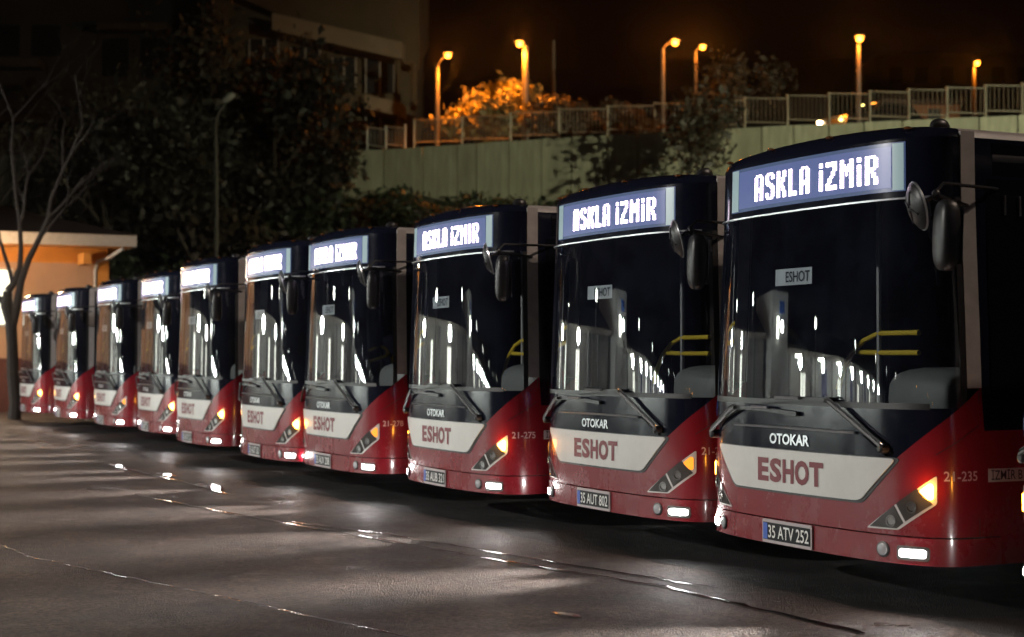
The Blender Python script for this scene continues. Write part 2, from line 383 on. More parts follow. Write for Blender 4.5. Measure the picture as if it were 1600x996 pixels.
def band(lo, hi, p0, p1, off=0., thick=0., nz=1, extra=(), dp=.06):
    """surface strip between z = lo(p) and z = hi(p) hugging the bus skin; thick > 0 turns its edges inward"""
    cs = cols(p0, p1, extra, dp); v = []; f = []
    rows = nz + 1
    for p in cs:
        a, b = lo(p), hi(p)
        if thick: v.append(S(p, a, off - thick))
        for k in range(rows): v.append(S(p, a + (b - a) * k / nz, off))
        if thick: v.append(S(p, b, off - thick))
    m = rows + (2 if thick else 0)
    for i in range(len(cs) - 1):
        for k in range(m - 1): f.append((i * m + k, (i + 1) * m + k, (i + 1) * m + k + 1, i * m + k + 1))
    if thick:
        for i in (0, len(cs) - 1):
            f.append(tuple(i * m + k for k in range(m)))
    return v, f


def roundpoly(poly, r, n=4):
    out = []
    for i, b in enumerate(poly):
        a = Vector(poly[i - 1]); b = Vector(b); c = Vector(poly[(i + 1) % len(poly)])
        d1 = (a - b); d2 = (c - b); rr = min(r, d1.length * .45, d2.length * .45)
        s = b + d1.normalized() * rr; e = b + d2.normalized() * rr
        for k in range(n + 1):
            q = k / n; out.append(tuple((s * (1 - q) ** 2 + b * 2 * q * (1 - q) + e * q * q)))
    return out


def polyband(poly, off, thick=.01, dp=.06):
    """column-monotone polygon in (p, z) laid on the skin"""
    ps = sorted(set(q[0] for q in poly)); E_ = list(zip(poly, poly[1:] + poly[:1]))
    def zs(p):
        o = []
        for (a, b) in E_:
            if min(a[0], b[0]) - 2e-5 <= p <= max(a[0], b[0]) + 2e-5:
                if abs(a[0] - b[0]) < 4e-5: o += [a[1], b[1]]
                else: o.append(a[1] + (b[1] - a[1]) * min(1, max(0, (p - a[0]) / (b[0] - a[0]))))
        return o or [0]
    return band(lambda p: min(zs(p)), lambda p: max(zs(p)), ps[0], ps[-1], off, thick, 1, ps, dp)


def onskin(body, p0, p1, z0, z1, off, bold=0.):
    v, f, wd = text_shape(body, bold)
    return [S(p0 + (p1 - p0) * q[0] / wd, z0 + (z1 - z0) * q[1], off) for q in v], f


def skin_tube(pts, rad, n=6): return MB().tube([S(*q) for q in pts], rad, n)


def zb(p):                                            # lower edge of the black band / upper edge of the red shell
    a = abs(p)
    if a < .98: return .932
    if a < PC + .11: return .932 + (1.36 - .932) * (a - .98) / (PC + .11 - .98)
    return max(1.10, 1.36 - (a - PC - .11) * 14)


def zlow(p):                                          # lower edge of the red shell, with wheel arches
    a = abs(p); z = .30
    if a > PC:
        y = YS + a - PC
        for yw in (2.75, 8.65):
            d = abs(y - yw)
            if d < .56: z = max(z, .45 + math.sqrt(.56 ** 2 - d * d) * .98)
    return z


GL = {'A': ['.####.', '##..##', '##..##', '##..##', '##..##', '##..##', '######', '######', '##..##', '##..##', '##..##', '##..##'],
      'S': ['.####.', '##..##', '##..##', '##....', '###...', '.####.', '...###', '....##', '....##', '##..##', '##..##', '.####.'],
      'K': ['##..##', '##..##', '##..##', '##.##.', '##.##.', '####..', '####..', '##.##.', '##.##.', '##..##', '##..##', '##..##'],
      'L': ['##...', '##...', '##...', '##...', '##...', '##...', '##...', '##...', '##...', '##...', '#####', '#####'],
      'I': ['##', '##', '..', '##', '##', '##', '##', '##', '##', '##', '##', '##'],
      'Z': ['######', '######', '....##', '....##', '...##.', '...##.', '..##..', '.##...', '.##...', '##....', '######', '######'],
      'M': ['##...##', '##...##', '###.###', '#######', '#######', '##.#.##', '##.#.##', '##...##', '##...##', '##...##', '##...##', '##...##'],
      'R': ['#####.', '##..##', '##..##', '##..##', '##..##', '#####.', '####..', '##.##.', '##.##.', '##..##', '##..##', '##..##']}


def make_bus():
    root = empty('city_bus', (0, 0, 0))
    B = lambda vf, name, m, par=root, sm=True: MB().add(*vf).build(name, m, par, sm)
    arch = []
    for yw in (2.75, 8.65):
        for k in range(-8, 9): arch += [pside(yw + .57 * k / 8), -pside(yw + .57 * k / 8)]
    arch += [s * q for s in (-1, 1) for q in (.98, PC + .11, PC + .1286)]
    # painted shell, split at the bumper seam
    zs_ = lambda p: max(zlow(p), .470)
    B(band(zs_, zb, -PEND, PEND, 0, 0, 3, arch), 'body', M_RED)
    B(band(lambda p: .30 + .03 * max(0, 1 - abs(p) / .5) * 0, lambda p: .462, -PC - .25, PC + .25, .006, .06, 2), 'bumper', M_RED)
    B(band(zlow, lambda p: max(.470, zlow(p) + .001), PC + .25, PEND, 0, 0, 1, arch), 'skirt', M_RED)
    B(band(zlow, lambda p: max(.470, zlow(p) + .001), -PEND, -PC - .25, 0, 0, 1, arch), 'skirt', M_RED)
    # rear
    zr = [(1.27, .3), (1.27, 1.1), (1.20, 2.86), (1.0, 2.95), (-1.0, 2.95), (-1.20, 2.86), (-1.27, 1.1), (-1.27, .3)]
    MB().add([(x, BLEN, z) for x, z in zr], [tuple(range(8))]).build('rear_panel', M_RED, root)
    MB().box((0, BLEN + .006, 2.1), (2.1, .02, 1.0)).build('rear_window', M_DGLASS, root)
    for s in (-1, 1): MB().box((s * 1.1, BLEN + .012, 1.05), (.14, .03, .5)).build('tail_light', M_TAIL, root)
    # underside
    MB().box((0, 6.2, .42), (2.3, 11.2, .08)).build('chassis', M_BLACKM, root)
    # black lower front
    B(band(zb, lambda p: max(1.235, zb(p) + .002), -PC - .1, PC + .1, .001, 0, 2, [s * .98 for s in (-1, 1)]), 'cowl', M_BLACK)
    gp = roundpoly([(-.92, .938), (.92, .938), (.72, 1.062), (-.72, 1.062)], .03)
    gr = B(polyband(gp, .016, .016), 'grille_panel', M_BLACK)
    B(onskin('OTOKAR', -.222, .222, .966, 1.036, .022, .03), 'lettering', M_SILVER, gr, False)
    skin_tube([(-.70, 1.074, .018), (-.35, 1.076, .018), (0, 1.077, .018), (.35, 1.076, .018), (.66, 1.072, .018)], .009).build('trim_strip', M_SILVER, root)
    # white name panel with its black surround
    sp = roundpoly([(-1.02, .934), (1.02, .934), (.715, .640), (-.715, .640)], .05)
    B(polyband(sp, .004, .008), 'panel_surround', M_BLACKM)
    wp = roundpoly([(-.985, .928), (.985, .928), (.697, .656), (-.697, .656)], .05)
    wpo = B(polyband(wp, .012, .012), 'name_panel', M_WHITE)
    word = MB()                                           # wide grotesque letters, each set to its own width
    for ch, a, b in (('E', 0, .180), ('S', .200, .385), ('H', .405, .575), ('O', .592, .800), ('T', .805, 1.0)):
        word.add(*onskin(ch, -.377 + .734 * a, -.377 + .734 * b, .712, .868, .015, .045))
    word.build('lettering', M_LETRED, wpo)
    # number plate carrier (characters are added per bus)
    plate_p = roundpoly([(-.315, .305), (.245, .305), (.245, .460), (-.315, .460)], .012)
    B(polyband(plate_p, .020, .03), 'plate_holder', M_FRAME)
    # windscreen and header
    B(band(lambda p: max(1.235, zb(p) + .002), lambda p: 2.50, -PC, PC, .0, 0, 8), 'windscreen', M_WIND)
    for s in (-1, 1):
        B(band(lambda p: max(1.235, zb(p) + .002), lambda p: 2.50, *sorted((s * (PC - .045), s * (PC + .0))), .003, 0, 8, dp=.03), 'screen_edge', M_BLACKM)
    B(band(lambda p: 1.225, lambda p: 1.262, -1.2, 1.2, .003, 0, 1), 'screen_edge', M_BLACKM)
    B(band(lambda p: 2.50, lambda p: 2.865, -PC, PC, .0, 0, 4), 'header', M_BLACK)
    skin_tube([(q, 2.500, .006) for q in np.linspace(-1.3, 1.3, 40)], .008, 5).build('header_strip', M_SILVER, root)
    # destination sign
    sg = B(band(lambda p: 2.545, lambda p: 2.845, -.87, 1.075, .006, .01, 2), 'destination_sign', M_SIGNGL)
    for a, b in ((-.86, -.745), (.985, 1.065)): B(band(lambda p: 2.552, lambda p: 2.838, a, b, .009, .002, 1), 'end_strip', M_STRIP, sg)
    B(band(lambda p: 2.568, lambda p: 2.822, -.735, .975, .009, .002, 1), 'screen', M_DISP, sg)
    W_ = sum(4 if ch == ' ' else len(GL[ch][0]) + 2 for ch in 'ASKLA IZMIR') - 2; x = 0; p0, p1, z0, z1 = -.490, .875, 2.600, 2.778
    for ch in 'ASKLA IZMIR':
        if ch == ' ': x += 4; continue
        G = GL[ch]; mb = MB()
        for r_, row in enumerate(G):
            for c_, q in enumerate(row):
                if q != '#': continue
                a = p0 + (p1 - p0) * (x + c_ + .12) / W_; b = p0 + (p1 - p0) * (x + c_ + .86) / W_; e = z1 - (z1 - z0) * (r_ + .90) / 12; h = z1 - (z1 - z0) * (r_ + .10) / 12
                mb.add([S(a, e, .013), S(b, e, .013), S(b, h, .013), S(a, h, .013)], [(0, 1, 2, 3)])
        mb.build('led_letter', M_LED, sg); x += len(G[0]) + 2
    # front crown, roof, grey roof edge
    def crown(p0, p1):
        cs = cols(p0, p1, (), .08); fr = [0, .012, .045, .11, .22, .42, .7, 1.0]; zz = [2.865, 2.895, 2.918, 2.933, 2.941, 2.947, 2.951, 2.953]; v = []; f = []
        for p in cs:
            b = S(p, 2.865); cy = max(1.1, b[1])
            for k, q in enumerate(fr):
                ar = .035 * max(0, 1 - (min(abs(p), PC) / PC) ** 2) * min(1, k / 3)
                v.append((b[0] * (1 - q), b[1] * (1 - q) + cy * q, zz[k] + ar * (1 - q * .6) + .03 * q))
        m = len(fr)
        for i in range(len(cs) - 1):
            for k in range(m - 1): f.append((i * m + k, (i + 1) * m + k, (i + 1) * m + k + 1, i * m + k + 1))
        return v, f
    B(crown(-PC, PC), 'front_crown', M_BLACK)
    rf = MB().add(*crown(PC, PEND)); rf.add(*crown(-PEND, -PC)); rf.build('roof', M_GREYS, root, True)
    MB().ell((.98, .42, 2.955), (.05, .07, .05), 10, 6).build('roof_beacon', M_BLACKM, root, True)
    for x_ in (-1.06, -.35, .35, 1.06):
        q = S(math.copysign(abs(x_), x_), 2.90); MB().ell((q[0], q[1] + .03, 2.915 + .03 * (1 - (x_ / 1.42) ** 2)), (.028, .025, .012), 8, 5).build('marker_lamp', M_AMBERD, root, True)
    # sides
    for s in (-1, 1):
        B(band(lambda p: 1.355, lambda p: 2.90, *sorted((s * (PC + .0), s * (PC + .108))), .007, .02, 4, dp=.03), 'corner_pillar', M_GREYS)
        B(band(zb, lambda p: 2.865, *sorted((s * (PC + .1), s * PEND)), .0, 0, 2, arch), 'window_band', M_BLACK)
        y = .56
        for wl in (1.05, 1.35, 1.35, 1.35, 1.35, 1.35, 1.35, 1.35):
            B(band(lambda p: 1.20, lambda p: 2.62, *sorted((s * pside(y), s * pside(y + wl - .06))), .006, .006, 1), 'side_window', M_DGLASS); y += wl
        B(band(lambda p: 2.64, lambda p: 2.84, *sorted((s * pside(.62), s * pside(1.55))), .006, .006, 1), 'side_vent', M_DGLASS)
        for yy in (.70, .82): MB().tube([S(s * pside(yy), 2.40, .02), S(s * pside(yy), 2.52, .02)], .006).build('window_catch', M_SILVER, root)
    # seams of the driver's panel on the corner
    for s in (-1, 1):
        B(band(lambda p: .48, lambda p: 1.34, *sorted((s * (PC + .088), s * (PC + .094))), .001, 0, 1), 'panel_seam', M_BLACKM)
        B(band(lambda p: .955 + (abs(p) - 1.23) * .62, lambda p: .961 + (abs(p) - 1.23) * .62, *sorted((s * 1.23, s * (PC + .088))), .001, 0, 1), 'panel_seam', M_BLACKM)
    # headlights
    for s in (-1, 1):
        F = lambda poly: [(s * a, b) for a, b in poly]
        hl = B(polyband(roundpoly(F([(.75, .497), (.995, .503), (1.238, .668), (1.238, .838)]), .015, 2), .006, .02, .04), 'headlight', M_BEZEL)
        B(polyband(F([(.778, .508), (.985, .510), (1.030, .546), (.965, .648)]), .009, .003, .04), 'lamp_cell', M_LAMPG, hl)
        B(polyband(F([(.980, .660), (1.044, .556), (1.215, .668), (1.118, .756)]), .009, .003, .04), 'lamp_cell', M_LAMPG, hl)
        B(polyband(roundpoly(F([(1.132, .742), (1.190, .690), (1.218, .694), (1.218, .782), (1.198, .792)]), .012, 2), .012, .006, .03), 'turn_signal', M_AMBER, hl)
        for (pc, zc, r_) in ((.945, .553, .036), (1.085, .645, .036)):
            MB().lathe([(r_, 0), (r_, .004), (r_ * .8, .004), (r_ * .55, -.002)], S(s * pc, zc, .010), Vector(S(s * pc, zc, .1)) - Vector(S(s * pc, zc, 0)), 16).build('reflector', M_REFL, hl)
        dl = B(polyband(roundpoly(F([(.985, .325), (1.195, .325), (1.195, .412), (.985, .412)]), .02, 3), .009, .012, .04), 'daytime_lamp', M_REFL)
        B(polyband(roundpoly(F([(1.005, .346), (1.172, .346), (1.172, .390), (1.005, .390)]), .018, 3), .014, .006, .04), 'lamp_lens', M_DRL, dl)
        ax = Vector(S(s * .885, .378, .1)) - Vector(S(s * .885, .378, 0))
        fg = MB().lathe([(.048, -.01), (.048, .008), (.040, .010)], S(s * .885, .378, .006), ax, 18).build('fog_lamp', M_BLACKM, root, True)
        MB().lathe([(.038, 0), (.036, .006), (.02, .010), (.002, .011)], S(s * .885, .378, .014), ax, 18).build('lamp_lens', M_FOG, fg, True)
    # wipers
    for arm, bl in (([(.905, .985, .03), (.90, 1.0, .05), (.46, 1.258, .055), (.42, 1.268, .05)], [(-.37, 1.243, .03), (.0, 1.262, .034), (.45, 1.272, .034)]),
                    ([(-1.12, .99, .03), (-1.10, 1.01, .05), (-.69, 1.18, .055), (-.64, 1.192, .05)], [(-.66, 1.195, .03), (-.3, 1.192, .034), (.095, 1.170, .034)])):
        wa = skin_tube(arm, .013, 6).build('wiper', M_SILVER if False else M_BLACKM, root)
        a2 = [(p, z + .022, o) for p, z, o in arm]; skin_tube(a2, .006, 5).build('wiper_arm', M_SILVER if arm[0][0] > 0 else M_BLACKM, wa)
        cs = bl; MB().add(*band(lambda p: float(np.interp(p, [q[0] for q in cs], [q[1] for q in cs])) - .014, lambda p: float(np.interp(p, [q[0] for q in cs], [q[1] for q in cs])) + .014, cs[0][0], cs[-1][0], .035, .02, 1)).build('wiper_blade', M_BLACKM, wa)
        MB().lathe([(.03, 0), (.03, .05), (.015, .06)], S(arm[0][0], arm[0][1], 0), (0, -1, 0), 12).build('wiper_pivot', M_BLACKM, wa)
        MB().tube([S(bl[0][0] + .25, bl[1][1] + .012, .05), S(bl[2][0] - .3, bl[1][1] + .012, .05)], .010, 6).build('blade_clip', M_SILVER, wa)
    # mirrors
    for s, jx, jy, dz in ((1, 1.47, -.02, 0.),):
        J = Vector((s * jx, jy, 2.47 + dz)); a = Vector(S(s * pside(.66), 2.56 + dz * .3, .0)); b = Vector(S(s * (PC + .05), 2.45 + dz, .0))
        m = MB().tube([a, a.lerp(J, .55) + Vector((s * .03, 0, .035)), a.lerp(J, .88) + Vector((s * .02, -.02, .06)), J + Vector((0, 0, .02))], .011, 6).build('mirror', M_BLACKM, root, True)
        MB().tube([b, b.lerp(J, .5), J], .013, 6).build('mirror_arm', M_BLACKM, m, True)
        MB().ell((J.x, J.y, J.z), (.025, .025, .035), 8, 6).build('mirror_joint', M_BLACKM, m, True)
        h = MB().ell((0, 0, 0), (.098, .065, .205), 16, 12, .62).build('mirror_housing', M_BLACKM, m, True)
        h.location = J + Vector((s * .075, .01, -.235)); h.rotation_euler = (0, R(5) * s, R(-18) * s)
        gl_ = MB().box((0, .067, 0), (.15, .004, .33)).build('mirror_glass', M_CHROME, m); gl_.location = h.location; gl_.rotation_euler = h.rotation_euler
        c = J + Vector((-s * .125, -.03, -.055)); ax = Vector((-s * .38, -.85, -.25)).normalized()
        rm = MB().lathe([(.02, .045), (.09, .04), (.135, .012), (.142, 0), (.135, -.008)], c, ax, 24).build('round_mirror', M_BLACKM, m, True)
        MB().lathe([(.144, .002), (.148, -.004), (.144, -.010)], c, ax, 28).build('mirror_rim', M_SILVER, m, True)
        for k in range(4):
            an = k * math.pi / 2 + .4; u_ = ax.orthogonal().normalized(); v_ = ax.cross(u_); d = u_ * math.cos(an) + v_ * math.sin(an)
            MB().tube([c + ax * .048 + d * .02, c + ax * .036 + d * .1], .008, 5).build('mirror_rib', M_BLACKM, m)
        MB().tube([J, c + ax * .04], .012, 6).build('mirror_arm', M_BLACKM, m)
    # badge low on the windscreen's left edge
    st = B(polyband(roundpoly([(-1.33, 1.10), (-1.20, 1.10), (-1.20, 1.235), (-1.33, 1.235)], .06, 4), .006, .004, .03), 'badge', M_STICK)
    B(polyband(roundpoly([(-1.295, 1.135), (-1.235, 1.135), (-1.245, 1.205), (-1.285, 1.205)], .03, 4), .009, .002, .03), 'badge_figure', M_CARD, st)
    # interior
    MB().box((0, 6.1, .93), (2.4, 11.4, .05)).build('floor', M_DASH, root)
    d_ = MB().add(*band(lambda p: 1.05, lambda p: 1.21, -1.2, 1.2, -.06, .55, 2)); d_.build('dashboard', M_DASH, root, True)
    MB().ell((.66, .78, 1.27), (.42, .30, .205), 20, 12, .6).build('instrument_hood', M_HOOD, root, True)
    MB().lathe([(.20, -.014), (.225, 0), (.20, .014), (.19, 0)], (.62, .98, 1.40), (0, -.75, .66), 20).build('steering_wheel', M_BLACKM, root, True)
    ds = MB().box((.62, 1.55, 1.35), (.5, .5, .14)).build('driver_seat', M_SEAT, root); MB().box((.62, 1.80, 1.75), (.48, .12, .75)).build('seat_back', M_SEAT, ds)
    for ln in (([(-1.11, 1.2, 1.30), (-1.05, 1.2, 1.44), (-.95, 1.2, 1.56), (-.80, 1.2, 1.66), (-.63, 1.2, 1.71), (-.47, 1.2, 1.71), (-.18, 1.2, 1.71)]), ([(-.87, 1.2, 1.575), (-.60, 1.2, 1.57), (-.18, 1.2, 1.57)]),
               ([(-.62, 1.2, .95), (-.62, 1.2, 2.7)]), ([(-.1, 2.6, .95), (-.1, 2.6, 2.75)]), ([(.15, 1.3, .95), (.15, 1.3, 2.75)])):
        MB().tube(ln, .019, 8).build('handrail', M_YELLOW if len(ln) > 2 else M_GREYS, root, True)
    for k in range(4):
        for x_ in (-.85, -.4, .45, .9):
            sb = MB().box((x_, 3.6 + k * .8, 1.35), (.42, .42, .1)).build('passenger_seat', M_SEAT, root); MB().box((x_, 3.83 + k * .8, 1.68), (.42, .07, .6)).build('seat_back', M_SEAT, sb)
    cd_ = B(band(lambda p: 2.015, lambda p: 2.125, -.262, .170, -.03, .003, 1), 'window_card', M_CARD)
    B(onskin('ESHOT', -.13, .15, 2.035, 2.105, -.026, .012), 'lettering', M_DARKTXT, cd_, False)
    # wheels
    for yw in (2.75, 8.65):
        for s in (-1, 1):
            wh = MB().lathe([(.25, -.13), (.44, -.12), (.47, -.09), (.47, .09), (.44, .12), (.25, .13)], (s * 1.12, yw, .475), (s, 0, 0), 28).build('wheel', M_RUBBER, root, True)
            MB().lathe([(.27, .10), (.27, .125), (.20, .07), (.12, .09), (.10, .13), (.02, .135)], (s * 1.12, yw, .475), (s, 0, 0), 24).build('rim', M_SILVER, wh, True)
    return root


BUS_POS = [(0, 0), (-2.826, .07), (-5.647, -.162), (-8.532, -.331), (-10.818, -.458), (-14.444, -.412), (-18.376, -.158), (-21.534, -.287), (-25.558, -.378), (-29.267, -.531)]
BUS_TXT = [('35 ATV 252', '21-235'), ('35 AUT 802', '21-2'), ('35 AUB 321', '21-275'), ('35 AUV 208', '21-278'), ('35 AUT 321', None), ('35 ATV 21', None), ('35 AUT 21', None), ('35 ATV 25', None), ('35 AUT 80', None), ('35 ATV 20', None)]
BUS_LAB = ['nearest fully seen bus, red and white, black plate 35 ATV 252 and number 21-235',
           'red and white bus with plate 35 AUT 802, just left of the nearest full one',
           'red and white bus with fleet number 21-275, third full bus from the right',
           'red and white bus with fleet number 21-278, fourth full bus from the right',
           'red and white bus standing fifth from the right in the row, sign lettering blurred',
           'red and white bus standing sixth from the right with bright amber turn lamp',
           'red and white bus standing fourth from the left end of the row',
           'red and white bus standing third from the left end of the row',
           'red and white bus second from the left end, beside the last one',
           'last red and white bus at the left end, partly behind the leaning tree',
           'red bus of which only a sliver shows at the right edge of the picture']
proto = make_bus()
D_DRL = lamp_data('daytime_beam', 'SPOT', 1350, (1, .95, .88), .03, spot_size=R(34), spot_blend=1.0)
D_AMB = lamp_data('turn_glow', 'POINT', 1.6, (1, .4, .06), .04)


def finish_bus(o, plate, fleet, lab):
    tag(o, lab, 'bus', 'city buses parked in a row')
    pm = MB().add(*band(lambda p: .325, lambda p: .440, -.300, .230, .024, .004, 1)).build('number_plate', M_PLATEK, o)
    MB().add(*band(lambda p: .329, lambda p: .436, -.297, -.245, .026, .002, 1)).build('plate_band', M_PLATEB, pm)
    MB().add(*onskin(plate, -.232, .222, .342, .424, .028, .01)).build('lettering', M_PLATEW, pm)
    if fleet:
        a, b = PC - .15, PC + .072
        if len(fleet) < 5: b = a + (b - a) * .62
        MB().add(*onskin(fleet, a, b, .805, .862, .003, .008)).build('fleet_number', M_LETGREY, o)
    for s in (-1, 1):
        q = S(s * 1.09, .37, .03); add_light('daytime_beam', D_DRL, q, (q[0] + s * .15, q[1] - 6, -.05), o)
    q = S(1.19, .75, .06); add_light('turn_glow', D_AMB, q, None, o)


sgn = None
buses = []
for i, (x, y) in enumerate(BUS_POS + [(3.11, .02)]):
    o = proto if i == 0 else copy_tree(proto)
    o.location = (x, y, 0); o.rotation_euler = (0, 0, R((0, .5, -.4, .3, -.6, .4, -.3, .6, -.5, .3, 0)[i])); buses.append(o)
for i, o in enumerate(buses):
    pl, fl = (BUS_TXT + [('35 ATV 20', None)])[i]
    finish_bus(o, pl, fl, BUS_LAB[i])
    if i in (1, 3, 7):                                    # indicators caught between flashes
        for h_ in o.children:
            for q in h_.children:
                if q.name.startswith('turn_signal'): q.material_slots[0].link = 'OBJECT'; q.material_slots[0].material = M_AMBERS
        for q in list(o.children):
            if q.name.startswith('turn_glow'): bpy.data.objects.remove(q)
for o in buses[:3]:
    pn = MB().add(*band(lambda p: .793, lambda p: .873, pside(.525), pside(.80), .004, .004, 1)).build('name_board', M_CARD, o)
    MB().add(*onskin('İZMİR B', pside(.545), pside(.785), .806, .862, .007, .006)).build('lettering', M_DARKTXT, pn)

# ================================================================== VEGETATION HELPERS
M_BARK = mat('bark', (.055, .042, .034), .9, noise=.35, nscale=6, bump=.6, bscale=25, stretch=(6, 6, 1.2))
M_BARK2 = mat('bark_pale', (.035, .027, .022), .9, noise=.3, nscale=6, bump=.5, bscale=25, stretch=(6, 6, 1.2))


def leafmat(name, c1, c2):
    m = mat(name, c1, .6, noise=.01, nscale=.9, col2=c2); return m


M_LEAF_DK = leafmat('leaf_dark', (.016, .016, .011), (.034, .031, .019))
M_LEAF_BR = leafmat('leaf_brown', (.026, .018, .010), (.050, .036, .019))
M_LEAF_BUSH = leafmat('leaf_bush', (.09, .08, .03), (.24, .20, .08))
M_LEAF_GR = leafmat('leaf_green', (.013, .022, .010), (.028, .042, .018))


def leaves(centers, per, spread, size, seed):
    r_ = np.random.default_rng(seed); c = np.repeat(np.asarray(centers, float), per, 0); n = len(c)
    c = c + r_.normal(0, 1, (n, 3)) * np.asarray(spread)
    a = r_.normal(0, 1, (n, 3)); a /= np.linalg.norm(a, axis=1)[:, None]; b = r_.normal(0, 1, (n, 3)); b -= a * (a * b).sum(1)[:, None]; b /= np.linalg.norm(b, axis=1)[:, None]
    s = size * r_.uniform(.3, 1.0, (n, 1)) ** 1.5 * 1.7; a *= s; b *= s * .55
    return np.stack([c - a, c + b * .9 + a * .15, c + a, c - b * .9 + a * .15], 1).reshape(-1, 3)


def tree_shape(h, r0, spread, seed, depth=4, up=.5, split=3, lean=(0, 0), first=.35):
    rr = random.Random(seed); mb = MB(); tips = []
    def grow(p, d, L, r, k):
        n = 5 if k < 2 else 3; pts = [p]; rad = [r]; q = p.copy(); dd = d.copy()
        for i in range(n):
            dd = (dd + Vector((rr.uniform(-1, 1), rr.uniform(-1, 1), rr.uniform(-.4, .7) * up)) * .16).normalized(); q = q + dd * L / n; pts.append(q.copy()); rad.append(r * (1 - .5 * (i + 1) / n))
            if k >= depth - 1: tips.append(tuple(q))
        mb.tube(pts, rad, 7 if k == 0 else 5 if k < 3 else 3, cap=False)
        if k < depth:
            for j in range(split + (1 if k == 0 else 0)):
                i = n if j == 0 else rr.randint(max(1, n - 3), n); an = rr.uniform(0, 6.28); sp = spread * rr.uniform(.6, 1.25)
                nd = (dd + Vector((math.cos(an), math.sin(an), rr.uniform(-.15, .5) * up)) * sp).normalized()
                grow(pts[i], nd, L * rr.uniform(.55, .8), rad[i] * rr.uniform(.6, .85), k + 1)
    grow(Vector((0, 0, 0)), Vector((lean[0], lean[1], 1)).normalized(), h * first, r0, 0)
    return mb, tips


def tree(name, base, h, r0, spread, seed, label, lm=None, per=4, lspread=.35, lsize=.14, group=None, bark=None, **k):
    o = empty(name, base, label, 'tree', group); mb, tips = tree_shape(h, r0, spread, seed, **k)
    mb.build('trunk', bark or M_BARK, o, True)
    if lm: big_mesh('crown', leaves(tips, per, lspread, lsize, seed), 4, lm, o)
    return o


# ================================================================== RETAINING WALL, BANK, UPPER ROAD
WALLZ = 10.0
_wa = np.array([-62.79, 1.81]); _wb = np.array([-34.7, 34.08]); _wd = (_wb - _wa) / np.linalg.norm(_wb - _wa)
_wk = [(-60, 246, 68.4), (590, 235, 66.3), (870, 216, 62.6), (1230, 197, 59.3), (1600, 180, 56.7)]
def wall_xy(px):
    """plan position on the wall line under photo column px"""
    d = FW + RT * (px - 800) / FPX; xs = [k[0] for k in _wk]
    D = float(np.interp(px, xs, [k[2] for k in _wk])) if -60 <= px <= 1600 else (68.4 + (px + 60) * -.0032 if px < -60 else 56.7 - (px - 1600) * .0075)
    y = 498 - (WALLZ - CAM[2] - FW[2] * D) / (UP[2]) * FPX / D
    return at(px, y, D)
M_CONC = mat('wall_concrete', (.29, .29, .21), .85, noise=.24, nscale=1.6, bump=.3, bscale=9, stretch=(2.2, 2.2, .35))
M_CONC2 = mat('wall_concrete_stained', (.27, .27, .195), .85, noise=.22, nscale=1.1, bump=.3, bscale=9, stretch=(1.5, 1.5, .4))
wallo = empty('retaining_wall', wall_xy(700), 'long pale green concrete retaining wall in bays behind the buses', 'wall'); wallo.location.z = 0
wx = [-420, -340, -260, -180, -110, -45, 15, 72, 130, 190, 250, 310, 370, 430, 490, 545, 600, 660, 714, 744, 795, 846, 893, 950, 996, 1040, 1090, 1140, 1190, 1240, 1295, 1350, 1410, 1470, 1530, 1590, 1650, 1720, 1790, 1860]
for i, (a, b) in enumerate(zip(wx[:-1], wx[1:])):
    A = wall_xy(a); B_ = wall_xy(b); d = (B_ - A); d[2] = 0; L_ = np.linalg.norm(d); d /= L_; nn = np.array([d[1], -d[0], 0])
    if (nn[:2] @ (CAM[:2] - A[:2])) < 0: nn = -nn
    off = random.uniform(-.03, .03); mid = (A + B_) / 2 + nn * (off - .2)
    ang = math.atan2(d[1], d[0])
    jz = 8.95 + random.uniform(-.2, .2)
    o = MB().box((0, 0, 2.0), (L_ - .05, .4, 4.0 + random.uniform(-.02, .02))).build('panel', M_CONC if i % 3 else M_CONC2, wallo)
    o.matrix_parent_inverse = Matrix.Identity(4); o.location = Vector((mid[0], mid[1], 6.0)) - wallo.location; o.rotation_euler = (0, 0, ang)
core = MB()
for (a, b) in zip(wx[:-1], wx[1:]):
    A = wall_xy(a); B_ = wall_xy(b); q0 = Vector((A[0], A[1], 0)); q1 = Vector((B_[0], B_[1], 0)); d = (q1 - q0).normalized(); nn = Vector((-d.y, d.x, 0)); nn = nn if nn.dot(Vector(CAM) - q0) < 0 else -nn
    core.add([q0 + nn * .16 + Vector((0, 0, 5)), q1 + nn * .16 + Vector((0, 0, 5)), q1 + nn * .16 + Vector((0, 0, 9.93)), q0 + nn * .16 + Vector((0, 0, 9.93))], [(0, 1, 2, 3)])
core.v = [tuple(Vector(q) - wallo.location) for q in core.v]
core.build('joint_backing', mat('joint_dark', (.12, .12, .09), .9, noise=.2), wallo)
# road and rising ground behind the wall
M_UPR = mat('upper_ground', (.06, .055, .045), .9, noise=.4, nscale=.7)
mb = MB(); N_ = len(wx); rows = [(0.12, 9.35), (8, 9.35), (30, 11.0), (120, 20)]
for px in wx:
    A = wall_xy(px); away = np.array([-.77, .64])
    for d_, z_ in rows: mb.v.append((A[0] + away[0] * d_, A[1] + away[1] * d_, z_))
for i in range(N_ - 1):
    for k in range(3): mb.f.append((i * 4 + k, (i + 1) * 4 + k, (i + 1) * 4 + k + 1, i * 4 + k + 1))
tag(mb.build('upper_road', M_UPR, None, True), 'dark road and rising ground above the wall', kind='structure')
